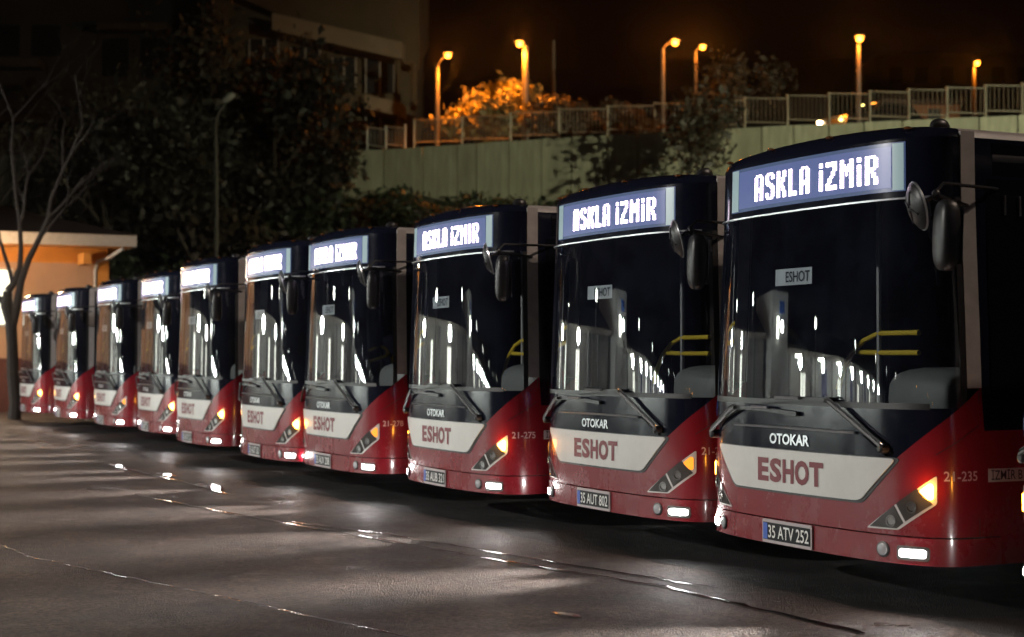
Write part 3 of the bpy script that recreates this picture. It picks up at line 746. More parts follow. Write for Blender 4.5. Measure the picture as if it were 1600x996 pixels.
# planted bank in front of the wall
M_BANK = mat('bank_soil', (.028, .034, .018), .95, noise=.5, nscale=1.5, bump=1., bscale=3)
mb = MB(); prof = [(0.02, 7.9), (1.5, 7.3), (4, 5.6), (7, 3.4), (10, 1.3), (12.5, -.05)]; bank_pts = []
tow = np.array([.77, -.64])
def bank_top(px): return 7.75 + .35 * math.sin(px * .013) + .2 * math.sin(px * .041 + 1)
for px in wx:
    A = wall_xy(px); dzt = bank_top(px) - 7.9
    for d_, z_ in prof: mb.v.append((A[0] + tow[0] * d_, A[1] + tow[1] * d_, z_ + dzt * max(0, z_) / 7.9))
K = len(prof)
for i in range(N_ - 1):
    for k in range(K - 1): mb.f.append((i * K + k, (i + 1) * K + k, (i + 1) * K + k + 1, i * K + k + 1))
tag(mb.build('planted_bank', M_BANK, None, True), 'dark planted bank below the wall', kind='structure')
def bank_at(px, d_):
    A = wall_xy(px); z_ = float(np.interp(d_, [q[0] for q in prof], [q[1] for q in prof])) + (bank_top(px) - 7.9) * .8
    return np.array([A[0] + tow[0] * d_, A[1] + tow[1] * d_, max(0, z_)])
cs_ = [bank_at(random.uniform(-50, 1500), random.uniform(.3, 11)) + np.array([0, 0, .15]) for _ in range(2600)]
tag(big_mesh('ground_cover', leaves(cs_, 9, (.35, .35, .16), .13, 3), 4, M_LEAF_GR), 'dark green ground cover creeping over the bank', 'ground cover', kind='stuff')
# shrubs on the bank
def shrub_mesh(seed, n=60):
    r_ = np.random.default_rng(seed); c = r_.normal(0, 1, (n, 3)); c /= np.linalg.norm(c, axis=1)[:, None]; c *= r_.uniform(.35, 1, (n, 1)) ** .5; c[:, 2] = c[:, 2] * .8 + .75
    return leaves(c, 42, .17, .10, seed)
protos = []
for k in range(3):
    protos.append(big_mesh('shrub', shrub_mesh(20 + k), 4, (M_LEAF_DK, M_LEAF_GR, M_LEAF_BR)[k]))
first = [True] * 3
sh = [(205, 8, 1.9), (255, 5, 1.8), (300, 9, 2.0), (345, 4, 2.1), (395, 8, 1.9), (440, 5, 2.2), (490, 9, 1.8), (540, 4, 1.9), (585, 6, 1.5), (620, 8, 1.4), (655, 3, 1.0), (690, 6, 1.3), (735, 4, 1.1), (775, 7, 1.3), (815, 3, .9), (850, 5, 1.1), (895, 6, 1.2), (180, 3, 2.2), (230, 2, 2.0)]
for i, (px, d_, s_) in enumerate(sh):
    k = i % 3; o = protos[k] if first[k] else protos[k].copy()
    if not first[k]: COL.objects.link(o)
    first[k] = False
    p = bank_at(px, d_); o.location = (p[0], p[1], p[2] - .2); o.scale = (s_ * random.uniform(.9, 1.2), s_ * random.uniform(.9, 1.2), s_ * random.uniform(.75, .95)); o.rotation_euler = (0, 0, random.uniform(0, 6))
    tag(o, 'dark leafy shrub on the shaded bank below the concrete wall', 'shrub', 'dark shrubs on the bank')
# trees in front of the wall
def bt(px, d_): q = bank_at(px, d_); q[2] -= .1; return q
tree('broadleaf_tree', bt(505, 5), 9.5, .20, .85, 11, 'tall dark tree in front of the concrete wall, left of the orange bush', M_LEAF_DK, 9, .42, .15, depth=4, split=3)
tree('broadleaf_tree', bt(425, 7), 10.5, .18, .8, 12, 'dark tree behind the unlit lamp post, right of it', M_LEAF_DK, 7, .45, .15, depth=4, split=3)
tree('broadleaf_tree', bt(285, 6), 11.5, .18, .8, 13, 'brownish thin-leaved tree left of the unlit lamp post', M_LEAF_BR, 5, .45, .14, depth=4, split=3)
tree('broadleaf_tree', bt(365, 3), 12.5, .20, .75, 17, 'tallest brown tree rising in front of the dim apartment block', M_LEAF_BR, 5, .5, .15, depth=4, split=3)
tree('broadleaf_tree', bt(548, 4.5), 7.5, .16, .95, 18, 'dense dark tree at the left end of the bright wall stretch', M_LEAF_DK, 11, .40, .15, depth=4, split=3, first=.25)
tree('broadleaf_tree', bt(470, 2.5), 8.5, .16, .9, 19, 'dark tree right behind the unlit lamp, close to the wall', M_LEAF_BR, 9, .42, .15, depth=4, split=3, first=.3)
tree('broadleaf_tree', bt(1095, 3.5), 7.0, .13, .9, 14, 'dark loose tree against the wall, left of the nearest full bus', M_LEAF_DK, 4, .30, .13, depth=4, split=3, first=.3)
tree('bare_tree', bt(122, 6.5), 11.0, .20, .65, 15, 'bare dark tree behind the roof of the orange-eaved building', None, bark=M_BARK, depth=5, split=2, up=.9, first=.42)
tree('bare_tree', bt(60, 4), 8.0, .10, .8, 16, 'thin bare tree against the far left part of the wall', None, bark=M_BARK, depth=5, split=3, first=.3)
# leaning tree in front of the last bus
o = empty('bare_tree', (-34.2, -.05, 0), 'leaning bare tree with a thick forked trunk in front of the last bus', 'tree')
mbt = MB(); P = lambda x, y: Vector(at(x, y, 39.6)) - Vector((-34.2, -.05, 0))
mbt.tube([P(22, 655), P(24, 630), P(20, 585), P(19, 540), P(17, 505), P(10, 478), P(12, 455)], [.17, .15, .15, .135, .14, .15, .11], 9)
mbt.tube([P(18, 510), P(24, 490), P(28, 470), P(33, 440), P(45, 405), P(62, 372), P(76, 340), P(80, 310)], [.13, .11, .10, .085, .075, .065, .055, .04], 8)
mbt.tube([P(12, 455), P(22, 443), P(31, 420), P(33, 390), P(31, 350), P(24, 300)], [.10, .085, .07, .06, .05, .035], 7)
mbt.tube([P(11, 460), P(2, 470), P(-10, 455), P(-22, 400)], [.11, .09, .07, .05], 7)
mbt.tube([P(20, 445), P(14, 420), P(6, 395), P(0, 375), P(-4, 345)], [.06, .05, .045, .04, .03], 6)
for k, (sx, sy, ln, hh) in enumerate(((80, 310, (.35, .1), 5.2), (76, 340, (1.1, .3), 3.6), (24, 300, (-.1, .3), 5.0), (31, 350, (.5, -.3), 3.4), (-4, 345, (-.4, .2), 4.6), (62, 372, (.9, .5), 3.4), (-22, 400, (-.5, 0), 4.4))):
    t_, _ = tree_shape(hh, .042, .75, 60 + k, depth=5, split=2, up=.8, lean=(ln[0] * RT[0], ln[0] * RT[1] + ln[1] * .3), first=.36); q0 = P(sx, sy); mbt.add([Vector(v) + q0 for v in t_.v], t_.f)
mbt.build('trunk', M_BARK2, o, True)

# ================================================================== FENCES
M_RAIL = mat('rail_paint', (.24, .215, .165), .55, metal=.2, noise=.2)
def fence(label, pxs, h, m, zlift=.0, dfront=-.15):
    A0 = wall_xy(pxs[0]); f = empty('railing_fence', (A0[0], A0[1], WALLZ), label, 'fence'); b = MB(); org = Vector((A0[0], A0[1], WALLZ))
    Ps = []
    for px in pxs:
        A = wall_xy(px); Ps.append(Vector((A[0] - tow[0] * dfront * -1, A[1] - tow[1] * dfront * -1, WALLZ)) - org)
    for p in Ps: MB().box((p.x, p.y, h / 2), (.075, .075, h)).build('post', m, f)
    for p, q in zip(Ps[:-1], Ps[1:]):
        hi = random.uniform(.02, .07)
        MB().tube([p + Vector((0, 0, h - .04)), q + Vector((0, 0, h - .10 - hi))], .029, 6).build('rail', m, f)
        MB().tube([p + Vector((0, 0, .24)), q + Vector((0, 0, .17 - hi))], .029, 6).build('rail', m, f)
        n = max(3, int((q - p).length / .15))
        for i in range(1, n):
            c = p.lerp(q, i / n); b.tube([c + Vector((0, 0, .2)), c + Vector((0, 0, h - .1))], .009, 4)
    s_ = b.build('baluster', m, f); s_['kind'] = 'stuff'
    return f
fence('long pale metal railing on top of the concrete wall under the street lamps', [645, 720, 796, 872, 948, 1022, 1092, 1163, 1230, 1295, 1359, 1420, 1480, 1540, 1598, 1660, 1730], 1.17, M_RAIL)
fence('dim metal railing above the wall at the far left, behind bare trees', [-60, 0, 68, 115, 173], 1.15, M_RAIL)
fence('short white railing beside the apartment balcony, at the wall end', [572, 601, 631], 1.0, mat('rail_white', (.30, .29, .25), .5, noise=.1))

# ================================================================== STREET LAMPS (sodium)
M_POLE = mat('lamp_pole', (.085, .076, .066), .6, noise=.15, nscale=5)
M_SODIUM = mat('sodium_lens', (.9, .6, .2), .3, emit=(1, .31, .03), es=7)
M_HEAD = mat('lamp_head', (.20, .19, .18), .5)
D_SOD = lamp_data('sodium_light', 'SPOT', 3000, (1, .25, .016), .16, spot_size=R(100), spot_blend=.35)
D_SOD2 = lamp_data('sodium_light', 'SPOT', 330, (1, .25, .016), .16, spot_size=R(100), spot_blend=.35)


D_GLOW = lamp_data('sodium_glow', 'POINT', 210, (1, .27, .022), .15)


def street_lamp(px, ybase, ytop, lx, ly, D, rad, label, dat):
    b = Vector(at(px, ybase, D)); t = Vector(at(px, ytop, D)); t.x, t.y = b.x, b.y; l = Vector(at(lx, ly, D))
    o = empty('street_lamp', b, label, 'street lamp', 'sodium street lamps on the upper road')
    MB().tube([(0, 0, -.75), t - b], [rad, rad * .75], 10).build('pole', M_POLE, o, True)
    e = l - b; s = t - b
    if (e - s).length > .15: MB().tube([s, s.lerp(e, .4) + Vector((0, 0, .12)), e + Vector((0, 0, .06))], .035, 6).build('arm', M_POLE, o, True)
    hd = MB().ell((e.x, e.y, e.z + .10), (.22, .22, .09), 12, 6).build('lamp_head', M_HEAD, o, True)
    MB().ell((e.x, e.y, e.z), (.13, .13, .10), 12, 8).build('lamp_lens', M_SODIUM, hd, True)
    add_light('sodium_light', dat, e + Vector((CAM - np.array(l))).normalized() * .30 + Vector((0, 0, -.14)), e + Vector((-3.0, 2.5, -8)), o)
    add_light('sodium_glow', D_GLOW, e + Vector((CAM - np.array(l))).normalized() * .30, None, o)
    return o


street_lamp(683, 222, 103, 700, 88, 66.4, .125, 'leftmost lit orange street lamp, left of the glowing bush', D_SOD)
street_lamp(821, 200, 72, 812, 70, 65.2, .17, 'lit orange street lamp on a thick pole above the glowing bush', D_SOD)
street_lamp(1036, 212, 76, 1055, 68, 62.8, .10, 'taller of the two neighbouring lit orange lamps, at their left', D_SOD2)
street_lamp(1087, 190, 82, 1098, 75, 78, .10, 'shorter lit orange lamp just right of a taller one', D_SOD2)
street_lamp(1342, 196, 70, 1343, 62, 60.0, .11, 'lit orange street lamp straight above the nearest full bus', D_SOD2)
street_lamp(1522, 170, 106, 1527, 100, 82, .12, 'rightmost and lowest lit orange street lamp', D_SOD2)
b = at(865, 200, 72)
o = empty('utility_pole', b, 'dim bare utility pole right of the thick-poled street lamp', 'pole'); MB().tube([(0, 0, -.5), (0, 0, 3.9)], [.10, .08], 8).build('pole', mat('pole_wood', (.10, .08, .06), .9), o)
# unlit lamp among the trees
D0 = 58.; b = at(338, 420, D0)
o = empty('street_lamp', b, 'unlit pale lamp with curved arm standing among the dark trees', 'street lamp'); bb = Vector(b)
Q = lambda x, y: Vector(at(x, y, D0)) - bb
MB().tube([(0, 0, -3), (0, 0, 0), Q(338, 260), Q(337, 200), Q(338, 186)], [.09, .09, .075, .06, .055], 8).build('pole', mat('pole_pale', (.07, .066, .06), .5), o, True)
MB().tube([Q(338, 186), Q(343, 175), Q(352, 162)], .05, 8).build('arm', MATS['pole_pale'], o, True)
h = MB().ell((0, 0, 0), (.27, .16, .12), 12, 8, .7).build('lamp_head', mat('head_pale', (.24, .23, .21), .5), o, True); h.location = Q(357, 153); h.rotation_euler = (0, R(-35), R(65))
# glowing bush and other bushes behind the railing
def bush(px, y, D, sc, m, label, seed, n=7, per=16, ls=.085):
    p = at(px, y, D); r_ = random.Random(seed); o = empty('bush', p, label, 'bush'); st = MB(); T = []
    for k in range(n):
        a_ = r_.uniform(0, 6.28); t_, tips = tree_shape(sc[2] * r_.uniform(.75, 1.15), .045, .75, seed * 10 + k, depth=3, split=3, up=.7, lean=(math.cos(a_) * .55, math.sin(a_) * .55), first=.42)
        off = Vector((math.cos(a_) * sc[0] * .35, math.sin(a_) * sc[1] * .35, -.15)); st.add([Vector(q) + off for q in t_.v], t_.f); T += [tuple(Vector(q) + off) for q in tips]
    T = np.array(T); c0 = np.array([0, 0, sc[2] * .3]); T = np.concatenate([T, c0 + (T - c0) * .62, c0 + (T - c0) * .35])
    big_mesh('foliage', leaves(T, per, .13, ls, seed), 4, m, o); st.build('stems', M_BARK, o)
    return o
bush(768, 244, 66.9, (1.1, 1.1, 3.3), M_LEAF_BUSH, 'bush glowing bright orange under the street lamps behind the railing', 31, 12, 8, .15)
bush(905, 232, 65, (1.4, 1.4, 2.3), M_LEAF_BR, 'dim brown bush behind the railing, right of the glowing one', 33)
bush(975, 228, 66, (1.2, 1.2, 1.9), M_LEAF_BR, 'dim brown bush behind the railing, left of the paired lamps', 34)
tree('broadleaf_tree', at(1150, 224, 66), 5.1, .10, .9, 41, 'dark tree behind the railing under the paired orange lamps', M_LEAF_DK, 5, .3, .13, depth=4, split=3, first=.3)

# ================================================================== BUILDINGS UP THE HILL
M_APT = mat('apartment_render', (.085, .062, .036), .85, noise=.2, nscale=.5)
M_APTL = mat('apartment_slab', (.21, .165, .115), .8, noise=.15, nscale=1)
M_DARKW = mat('dark_opening', (.02, .02, .022), .25)
M_WFR = mat('window_frame', (.30, .28, .25), .6)
def local(o, p): return Vector(p) - o.location
DA = 76.
ap = empty('apartment_block', at(480, 240, DA), 'dim ochre apartment block with corner balconies behind the trees', 'building')
def pslab(x0, y0, x1, y1, x2, y2, hpx, D, d2, th=.0):
    """slab band: front edge from pixel 0 to pixel 1, then the return to pixel 2 that goes back d2 metres"""
    a, b, c = Vector(at(x0, y0, D)), Vector(at(x1, y1, D)), Vector(at(x2, y2, D + d2)); hz = hpx / FPX * D; bk = Vector((FW[0], FW[1], 0)) * 7
    v = [a, b, c, a + bk]
    v = v + [q - Vector((0, 0, hz)) for q in v]
    return [local(ap, q) for q in v], [(0, 1, 2, 3), (7, 6, 5, 4), (0, 4, 5, 1), (1, 5, 6, 2), (2, 6, 7, 3), (3, 7, 4, 0)]
MB().add(*pslab(330, -40, 648, 60, 662, 30, -0 + 190, DA + 2.2, 10)).build('wall', M_APT, ap)
MB().add(*pslab(330, -170, 655, -40, 670, -60, 150, DA + 1.0, 10)).build('upper_floor', M_APT, ap)
MB().add(*pslab(425, 20, 628, 66, 652, 96, 27, DA, 5)).build('balcony_slab', M_APTL, ap)
MB().add(*pslab(570, 148, 626, 160, 648, 178, 22, DA, 5)).build('balcony_slab', M_APTL, ap)
MB().add(*pslab(380, 120, 566, 150, 568, 150, 20, DA + .6, 3)).build('balcony_slab', M_APT, ap)
for (x0, x1, y0, y1, D_) in ((572, 616, 92, 146, DA + 1.9), (520, 556, 90, 140, DA + 2.0), (455, 500, 75, 128, DA + 2.0), (390, 435, 62, 118, DA + 2.0), (572, 618, 182, 225, DA + 1.9), (500, 545, 178, 225, DA + 2.0)):
    c0 = local(ap, at(x0, y0, D_)); c1 = local(ap, at(x1, y1, D_)); fr = MB(); rt = Vector((RT[0], RT[1], 0)); w_ = (c1 - c0).dot(rt); hh = c0.z - c1.z
    ct = c0 + rt * w_ / 2 - Vector((0, 0, hh / 2)); rot = Matrix.Rotation(math.atan2(rt.y, rt.x), 3, 'Z')
    o_ = MB().box((0, 0, 0), (w_, .12, hh), None).build('window', M_DARKW, ap); o_.location = ct; o_.rotation_euler = (0, 0, math.atan2(rt.y, rt.x))
    for q in (-.5, 0, .5):
        p_ = MB().box((w_ * q, -.05, 0), (.07, .1, hh)).build('frame', M_WFR, o_)
for (x_, y0, y1) in ((621, 92, 150), (646, 100, 172), (621, 182, 240)):
    a = local(ap, at(x_, y0, DA + .5)); bq = local(ap, at(x_, y1, DA + .5)); MB().tube([a, (a.x, a.y, bq.z)], .16, 6).build('column', M_APT, ap)
# dim block at the far left
ab = empty('apartment_block', at(60, 245, 82), 'almost black apartment block behind the bare trees at the far left', 'building')
def blk(o, x0, y0, x1, y1, D, depth, m, name):
    a = local(o, at(x0, y0, D)); c = local(o, at(x1, y1, D)); rt = Vector((RT[0], RT[1], 0)); bk = Vector((FW[0], FW[1], 0)).normalized() * depth; w_ = (c - a).dot(rt)
    q = [a, a + rt * w_, a + rt * w_ + bk, a + bk]; q = q + [Vector((p.x, p.y, c.z)) for p in q]
    return MB().add(q, [(0, 1, 2, 3), (7, 6, 5, 4), (0, 4, 5, 1), (1, 5, 6, 2), (2, 6, 7, 3), (3, 7, 4, 0)]).build(name, m, o)
M_DIM = mat('dim_render', (.055, .044, .036), .9, noise=.3, nscale=.4)
blk(ab, -160, -30, 330, 250, 82, 12, M_DIM, 'wall')
for (x0, y0, x1, y1) in ((-120, 92, 60, 104), (150, 36, 262, 46), (-120, 180, 60, 190)): blk(ab, x0, y0, x1, y1, 80.6, 1.6, M_APT, 'balcony_slab')
for (x0, y0, x1, y1) in ((-20, 40, 30, 88), (50, 40, 95, 88), (160, 60, 200, 120), (220, 60, 255, 120), (20, 115, 60, 170)): blk(ab, x0, y0, x1, y1, 81.9, .2, M_DARKW, 'window')
# small house and dark block to the right
hs = empty('small_house', at(1440, 195, 74), 'low red-brown house behind the railing under the rightmost lamp', 'house')
M_HS = mat('house_render', (.36, .17, .10), .85, noise=.2, nscale=1)
blk(hs, 1384, 163, 1500, 215, 74, 6, M_HS, 'wall'); blk(hs, 1376, 155, 1508, 162, 73.6, 7, mat('house_roof', (.08, .05, .04), .8), 'roof')
blk(hs, 1402, 170, 1418, 186, 73.95, .2, M_DARKW, 'window'); blk(hs, 1450, 170, 1470, 188, 73.95, .2, M_DARKW, 'window')
hb = empty('apartment_block', at(1400, 190, 120), 'almost invisible dark block behind the street lamps at the upper right', 'building')
blk(hb, 1120, 92, 1330, 230, 118, 10, M_DIM, 'wall'); blk(hb, 1370, 84, 1640, 230, 112, 10, M_DIM, 'wall')
for k in range(6): blk(hb, 1390 + k * 40, 105, 1410 + k * 40, 130, 111.9, .2, M_DARKW, 'window')
# car with headlights on, behind the railing
hl_ = at(1296, 189, 60.4); ca = R(-84)
vn = empty('car', (hl_[0] - 2.28 * math.cos(ca), hl_[1] - 2.28 * math.sin(ca), hl_[2] - .72), 'dark car behind the railing with headlights and small roof lamps on', 'car', rz=ca)
M_CARP = mat('car_paint', (.006, .006, .007), .3, coat=.4)
vp = [(-2.2, .30), (-2.25, .95), (-1.6, 1.02), (-1.1, 1.44), (.35, 1.46), (1.05, 1.0), (2.15, .86), (2.28, .34)]; nv_ = len(vp)
MB().add([(x, s * .86, z) for s in (-1, 1) for x, z in vp], [tuple(range(nv_)), tuple(range(2 * nv_ - 1, nv_ - 1, -1))] + [(i, (i + 1) % nv_, (i + 1) % nv_ + nv_, i + nv_) for i in range(nv_)]).build('body', M_CARP, vn)
MB().add([(1.03, -.74, 1.03), (1.03, .74, 1.03), (.40, .68, 1.44), (.40, -.68, 1.44)], [(0, 1, 2, 3)]).build('windscreen', M_DGLASS, vn).location = (.02, 0, .015)
for s in (-1, 1):
    MB().add([(.8, s * .868, 1.03), (-1.3, s * .868, 1.05), (-1.0, s * .868, 1.38), (.32, s * .868, 1.40)], [(0, 1, 2, 3)]).build('side_window', M_DGLASS, vn)
    for x in (-1.4, 1.4):
        wv = MB().lathe([(.2, -.1), (.31, -.09), (.31, .09), (.2, .1)], (x, s * .80, .31), (0, s, 0), 16).build('wheel', M_RUBBER, vn); MB().lathe([(.19, .08), (.1, .11), (.02, .11)], (x, s * .80, .31), (0, s, 0), 12).build('rim', M_SILVER, wv)
M_HLW = mat('headlight_warm', (.9, .8, .6), .3, emit=(1, .74, .38), es=40); M_HLY = mat('headlight_yellow', (.9, .8, .4), .3, emit=(.95, .80, .22), es=9)
MB().ell((2.24, -.58, .72), (.07, .12, .10), 10, 7).build('headlight', M_HLW, vn); MB().ell((2.24, .58, .72), (.06, .10, .08), 10, 7).build('headlight', M_HLY, vn)
MB().ell((.2, -.42, 1.50), (.05, .06, .05), 8, 6).build('roof_lamp', M_HLY, vn); MB().ell((.2, .12, 1.50), (.06, .20, .05), 8, 6).build('roof_lamp', mat('roof_amber', (.8, .3, .02), .3, emit=(1, .36, .04), es=5), vn)

# ================================================================== DEPOT BUILDING AT THE LEFT (reflected in the windscreens)
M_PINK = mat('depot_render', (.42, .25, .15), .85, noise=.12, nscale=.8)
M_ORNG = mat('depot_orange', (.55, .22, .035), .7, noise=.12, nscale=1.2)
M_FASC = mat('depot_fascia', (.42, .38, .34), .6, noise=.1)
M_TILE = mat('roof_tile', (.022, .012, .010), .8, noise=.3, nscale=3)
M_BASE = mat('depot_base', (.11, .035, .025), .8, noise=.2)
M_LITW = mat('lit_window', (.8, .8, .75), .4, emit=(.92, 1, .86), es=1.25, noise=.1)
M_TUBE = mat('lit_tube', (.9, .9, .9), .4, emit=(.95, 1, .86), es=34)
XW = -38.2
dp_ = empty('depot_building', (XW, -2, 0), 'low depot building with orange soffit and lit window at the left edge', 'building')
def DB(name, m, c, d, par=dp_): return MB().box((c[0] - dp_.location.x, c[1] - dp_.location.y, c[2]), d).build(name, m, par)
DB('wall', M_PINK, (XW - 3, -1.6, 2.1), (6, 9.4, 4.2)); DB('upper_wall', M_ORNG, (XW - 3, -1.6, 4.42), (5.98, 9.38, .44))
DB('base_band', M_BASE, (XW + .02, -1.65, .75), (.06, 9.3, 1.5)); DB('corner_post', M_ORNG, (XW + .06, 2.93, 2.2), (.14, .34, 4.38))
DB('soffit', M_ORNG, (XW - 2.2, -1.3, 4.66), (6.8, 9.8, .05)); DB('fascia', M_FASC, (XW + 1.2, -1.3, 4.80), (.10, 9.9, .33)); DB('fascia', M_FASC, (XW - 2.2, 3.6, 4.80), (6.7, .10, .33))
MB().add([(3.35 - 2 + .0, -4.1, 4.97), (1.35, 5.6, 4.97), (-5.6, 5.6, 4.97), (-5.6, -4.1, 4.97), (-2.2, -.9, 5.95), (-2.2, 2.4, 5.95)], [(0, 1, 5, 4), (1, 2, 5), (2, 3, 4, 5), (3, 0, 4)]).build('roof', M_TILE, dp_)
q = [(1.1, 5.3, 4.6), (.75, 5.0, 4.35), (.25, 4.75, 4.25)]; MB().tube([(x - 0, y - 0, z) for x, y, z in q] + [(.12, 4.72, 4.0), (.12, 4.72, .2)], .05, 8).build('downpipe', M_FASC, dp_, True)
DB('bracket', M_ORNG, (XW + .45, 2.35, 4.30), (.9, .22, .30))
def lit_window(par, y, z0, z1, wd, x, n=2, m=None):
    o_ = MB().box((0, 0, 0), (.08, wd + .14, z1 - z0 + .14)).build('window', M_FASC, par); o_.location = (x - par.location.x, y - par.location.y, (z0 + z1) / 2)
    pw = wd / n
    for k in range(n): MB().box((.05, -wd / 2 + pw * (k + .5), 0), (.02, pw - .07, z1 - z0)).build('pane', m or M_LITW, o_)
    return o_
lit_window(dp_, -.45, 2.45, 3.95, 1.7, XW + .04, 2)
# long annex out of frame
ax_ = empty('depot_annex', (XW, -30, 0), 'long grey depot annex with lit windows and eave lamps, seen mirrored in the windscreens', 'building')
M_ANX = mat('annex_render', (.40, .39, .37), .85, noise=.12, nscale=.6); M_ANXW = mat('annex_white', (.74, .75, .74), .8, noise=.08, nscale=.7)
def AB(name, m, c, d): return MB().box((c[0] - XW, c[1] + 30, c[2]), d).build(name, m, ax_)
AB('wall', M_ANX, (XW - 3, -14.0, 1.5), (6, 15.4, 3.0)); AB('wall', M_ANXW, (XW - 3, -52.5, 1.3), (6, 54, 2.6)); AB('tower', M_ANXW, (XW - 1.6, -23.6, 2.3), (6, 2.6, 4.6))
AB('eave', M_FASC, (XW + .3, -14.0, 3.08), (1.4, 15.4, .16)); AB('eave', M_FASC, (XW + .4, -52.5, 2.70), (1.8, 54, .16))
MB().add([(1.0, 24, 3.17), (1.0, 8.4, 3.17), (-3, 8.4, 4.0), (-3, 24, 4.0)], [(0, 1, 2, 3)]).build('roof', M_TILE, ax_); MB().add([(1.3, 4.5, 2.79), (1.3, -50, 2.79), (-3, -50, 3.7), (-3, 4.5, 3.7)], [(0, 1, 2, 3)]).build('roof', M_TILE, ax_)
M_LITB = mat('lit_window_bright', (.8, .8, .75), .4, emit=(.95, 1, .88), es=7.)
for y, z0, z1, wd in ((-8.0, 1.1, 2.5, .45), (-11.5, 1.1, 2.5, .5), (-15.5, 1.0, 2.4, .9)): lit_window(ax_, y, z0, z1, wd, XW + .04, 2, M_LITB)
for y in (-28.5, -36, -44, -53): lit_window(ax_, y, 1.0, 2.0, .9, XW + .04, 2, M_LITB)
for y in (-32.5, -40.5, -49): AB('door', M_SEAT, (XW + .02, y, 1.15), (.1, 1.0, 2.2))
M_PLINTH = mat('annex_plinth', (.16, .15, .15), .9, noise=.2); M_PIER = mat('annex_pier', (.20, .20, .20), .8, noise=.15)
AB('plinth', M_PLINTH, (XW + .03, -14.0, .3), (.08, 15.3, .6)); AB('plinth', M_PLINTH, (XW + .03, -52.5, .25), (.08, 53.8, .5))
for y in (-7.0, -9.8, -13.4, -17.8, -19.8): AB('pier', M_PIER, (XW + .06, y, 1.75), (.16, .35, 2.5))
for y in (-26.2, -30, -34.2, -38.2, -42.4, -46.8, -51.4, -57, -63): AB('pier', M_PIER, (XW + .06, y, 1.55), (.16, .30, 2.1))
for y in (-8.9, -18.6): AB('downpipe', M_PLINTH, (XW + .12, y, 1.5), (.1, .1, 2.9))
D_EAVE = lamp_data('eave_or_added_light', 'POINT', 900, (.92, 1, .94), .25)
D_EAVE2 = lamp_data('eave_or_added_light', 'POINT', 1250, (.92, 1, .94), .25)
for y in (-27, -31, -35, -39.5, -44.5, -50, -56, -63):
    e_ = AB('eave_lamp', M_TUBE, (XW + .95, y, 2.55), (.16, .9, .10)); add_light('eave_or_added_light', D_EAVE, (1.5, y + 30, 2.35), None, ax_)
for y in (-9, -15): AB('wall_lamp', M_TUBE, (XW + 1.05, y, 2.94), (.14, .3, .10)); add_light('eave_or_added_light', D_EAVE2, (1.4, y + 30, 2.8), None, ax_)
AB('tower_lamp', M_TUBE, (XW + 1.55, -23.2, 3.4), (.16, .25, .7)); add_light('eave_or_added_light', lamp_data('tower_light', 'POINT', 260, (.92, 1, .94), .2), (2.6, 6.8, 3.4), None, ax_)
AB('tower_sign', M_STICK, (XW + 1.42, -23.9, 4.1), (.05, .8, .4))
add_light('eave_or_added_light', lamp_data('added_soffit_fill', 'POINT', 400, (1, .66, .36), .15), (2.6, 1.2, 4.0), None, dp_)  # added light to brighten the orange soffit and wall
DB('added_soffit_lamp', M_TUBE, (XW + .9, -5.1, 4.58), (.2, .9, .08))  # added lamp body for that light, unseen
for k, (x, y, h) in enumerate(((-34.5, -11, 3.6), (-34.2, -17, 3.9), (-33.5, -27, 3.5), (-34, -38, 3.3), (-31, -50, 3.4), (-26, -58, 3.3), (-20, -66, 3.6))):
    o = empty('yard_lamp', (x, y, 0), ('first', 'second', 'third', 'fourth', 'fifth', 'sixth', 'seventh')[k] + ' white yard lamp along the depot front, mirrored in the windscreens', 'yard lamp', 'white yard lamps along the depot')
    MB().tube([(0, 0, 0), (0, 0, h)], [.05, .04], 8).build('pole', M_HEAD, o, True); MB().ell((0, 0, h + .12), (.14, .14, .2), 10, 8).build('lamp_globe', M_TUBE, o, True)
# stair railing in front of the annex
sr = empty('stair_railing', (XW + 2.2, -34, 0), 'thin metal railing in front of the annex, mirrored in the windscreens', 'railing')
for k in range(9): MB().tube([(0, 8 - k * 2, 0), (0, 8 - k * 2, 1.0)], .025, 5).build('post', M_RAIL, sr)
for z in (.5, 1.0): MB().tube([(0, 8, z), (0, -8, z)], .022, 5).build('rail', M_RAIL, sr)

# ================================================================== ADDED FLOODLIGHTS (unseen, put in to light bus fronts, ground and wall)
def mast(x, y, h, label, heads):
    o = empty('added_flood_mast', (x, y, 0), label, 'added floodlight mast'); MB().tube([(0, 0, 0), (0, 0, h)], [.2, .12], 10).build('pole', M_POLE, o, True); MB().box((0, 0, h - .1), (1.8, .12, .12)).build('crossbar', M_POLE, o)
    for k, (aim, pw, col, sz) in enumerate(heads):
        dx = -.7 + 1.4 * k / max(1, len(heads) - 1); d = (Vector(aim) - Vector((x + dx, y, h))).normalized()
        hd = MB().box((0, 0, 0), (.5, .4, .2)).build('floodlight', M_HEAD, o); hd.location = (dx, 0, h + .2); hd.rotation_euler = d.to_track_quat('-Z', 'Y').to_euler()
        MB().box((0, 0, -.105), (.42, .32, .01)).build('lens', mat('flood_lens', (.9, .9, .9), .4, emit=(.95, 1, .9), es=25), hd)
        l = add_light('added_flood_beam', lamp_data('added_flood_beam', 'SPOT', pw, col, .22, spot_size=R(sz), spot_blend=.7), (dx + d.x * .3, d.y * .3, h + .2 + d.z * .3)); l.rotation_euler = d.to_track_quat('-Z', 'Y').to_euler(); l.parent = o
    return o
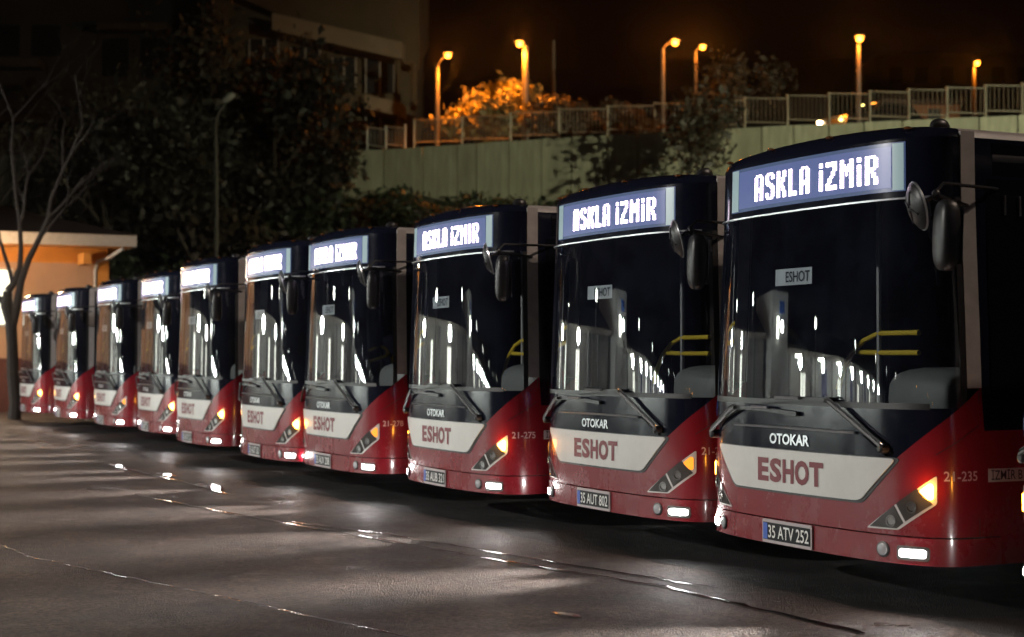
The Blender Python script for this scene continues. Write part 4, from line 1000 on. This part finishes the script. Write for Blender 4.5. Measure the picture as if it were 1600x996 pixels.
mast(9, 10, 17, 'added tall floodlight mast, unseen, behind the buses beyond the right edge', [((-4, -5, 0), 5200, (1, .78, .62), 110), ((-20, -4, 0), 5600, (1, .80, .66), 60)])
mast(-13, -33, 12, 'added floodlight mast, unseen, across the yard behind the viewer', [((x_, -1.0, 0.4), p_, (1, .96, .90), 30) for x_, p_ in ((1, 15500), (-6, 17000), (-13, 19500), (-21, 22500), (-29, 26000))])
mast(-3, 25, 11, 'added floodlight mast, unseen, at the foot of the bank to light the wall', [((-42, 29, 6.0), 31000, (1, .98, .64), 44), ((-52, 17, 5.5), 39000, (1, .98, .64), 36), ((-64, 0, 6.0), 18000, (1, 1, .62), 24)])
M_SODFAR = mat('sodium_lens_bright', (.9, .6, .2), .3, emit=(1, .33, .035), es=70)
for (x, y, wl) in ((26, -130, 'nearest'), (62, -165, 'farthest'), (44, -120, 'second nearest'), (85, -150, 'rightmost'), (8, -140, 'leftmost'), (70, -118, 'lowest')):
    b = Vector((x, y, 0)); o = empty('street_lamp', b, wl + ' of the orange street lamps across the yard, mirrored in the windscreens', 'street lamp', 'sodium lamps across the yard')
    MB().tube([(0, 0, 0), (0, 0, 7)], [.12, .08], 8).build('pole', M_POLE, o); hd = MB().ell((0, .3, 7.1), (.2, .45, .1), 10, 6).build('lamp_head', M_HEAD, o); MB().ell((0, .4, 6.9), (.2, .3, .22), 10, 6).build('lamp_lens', M_SODFAR, hd)


# ================================================================== ADDED HAZE (stands in for lens bloom round the lamps)
hz = MB().box((0, 0, 14.5), (300, 300, 31)).build('added_haze', mat('added_haze', (1, 1, 1))); tag(hz, 'added thin haze that gives the lamps their bloom', kind='stuff')
m = MATS['added_haze']; t = m.node_tree; t.nodes.clear(); ou = t.nodes.new('ShaderNodeOutputMaterial'); pv = t.nodes.new('ShaderNodeVolumePrincipled')
pv.inputs['Color'].default_value = (.9, .92, .95, 1); pv.inputs['Density'].default_value = .00032; pv.inputs['Anisotropy'].default_value = .955
t.links.new(pv.outputs[0], ou.inputs['Volume'])
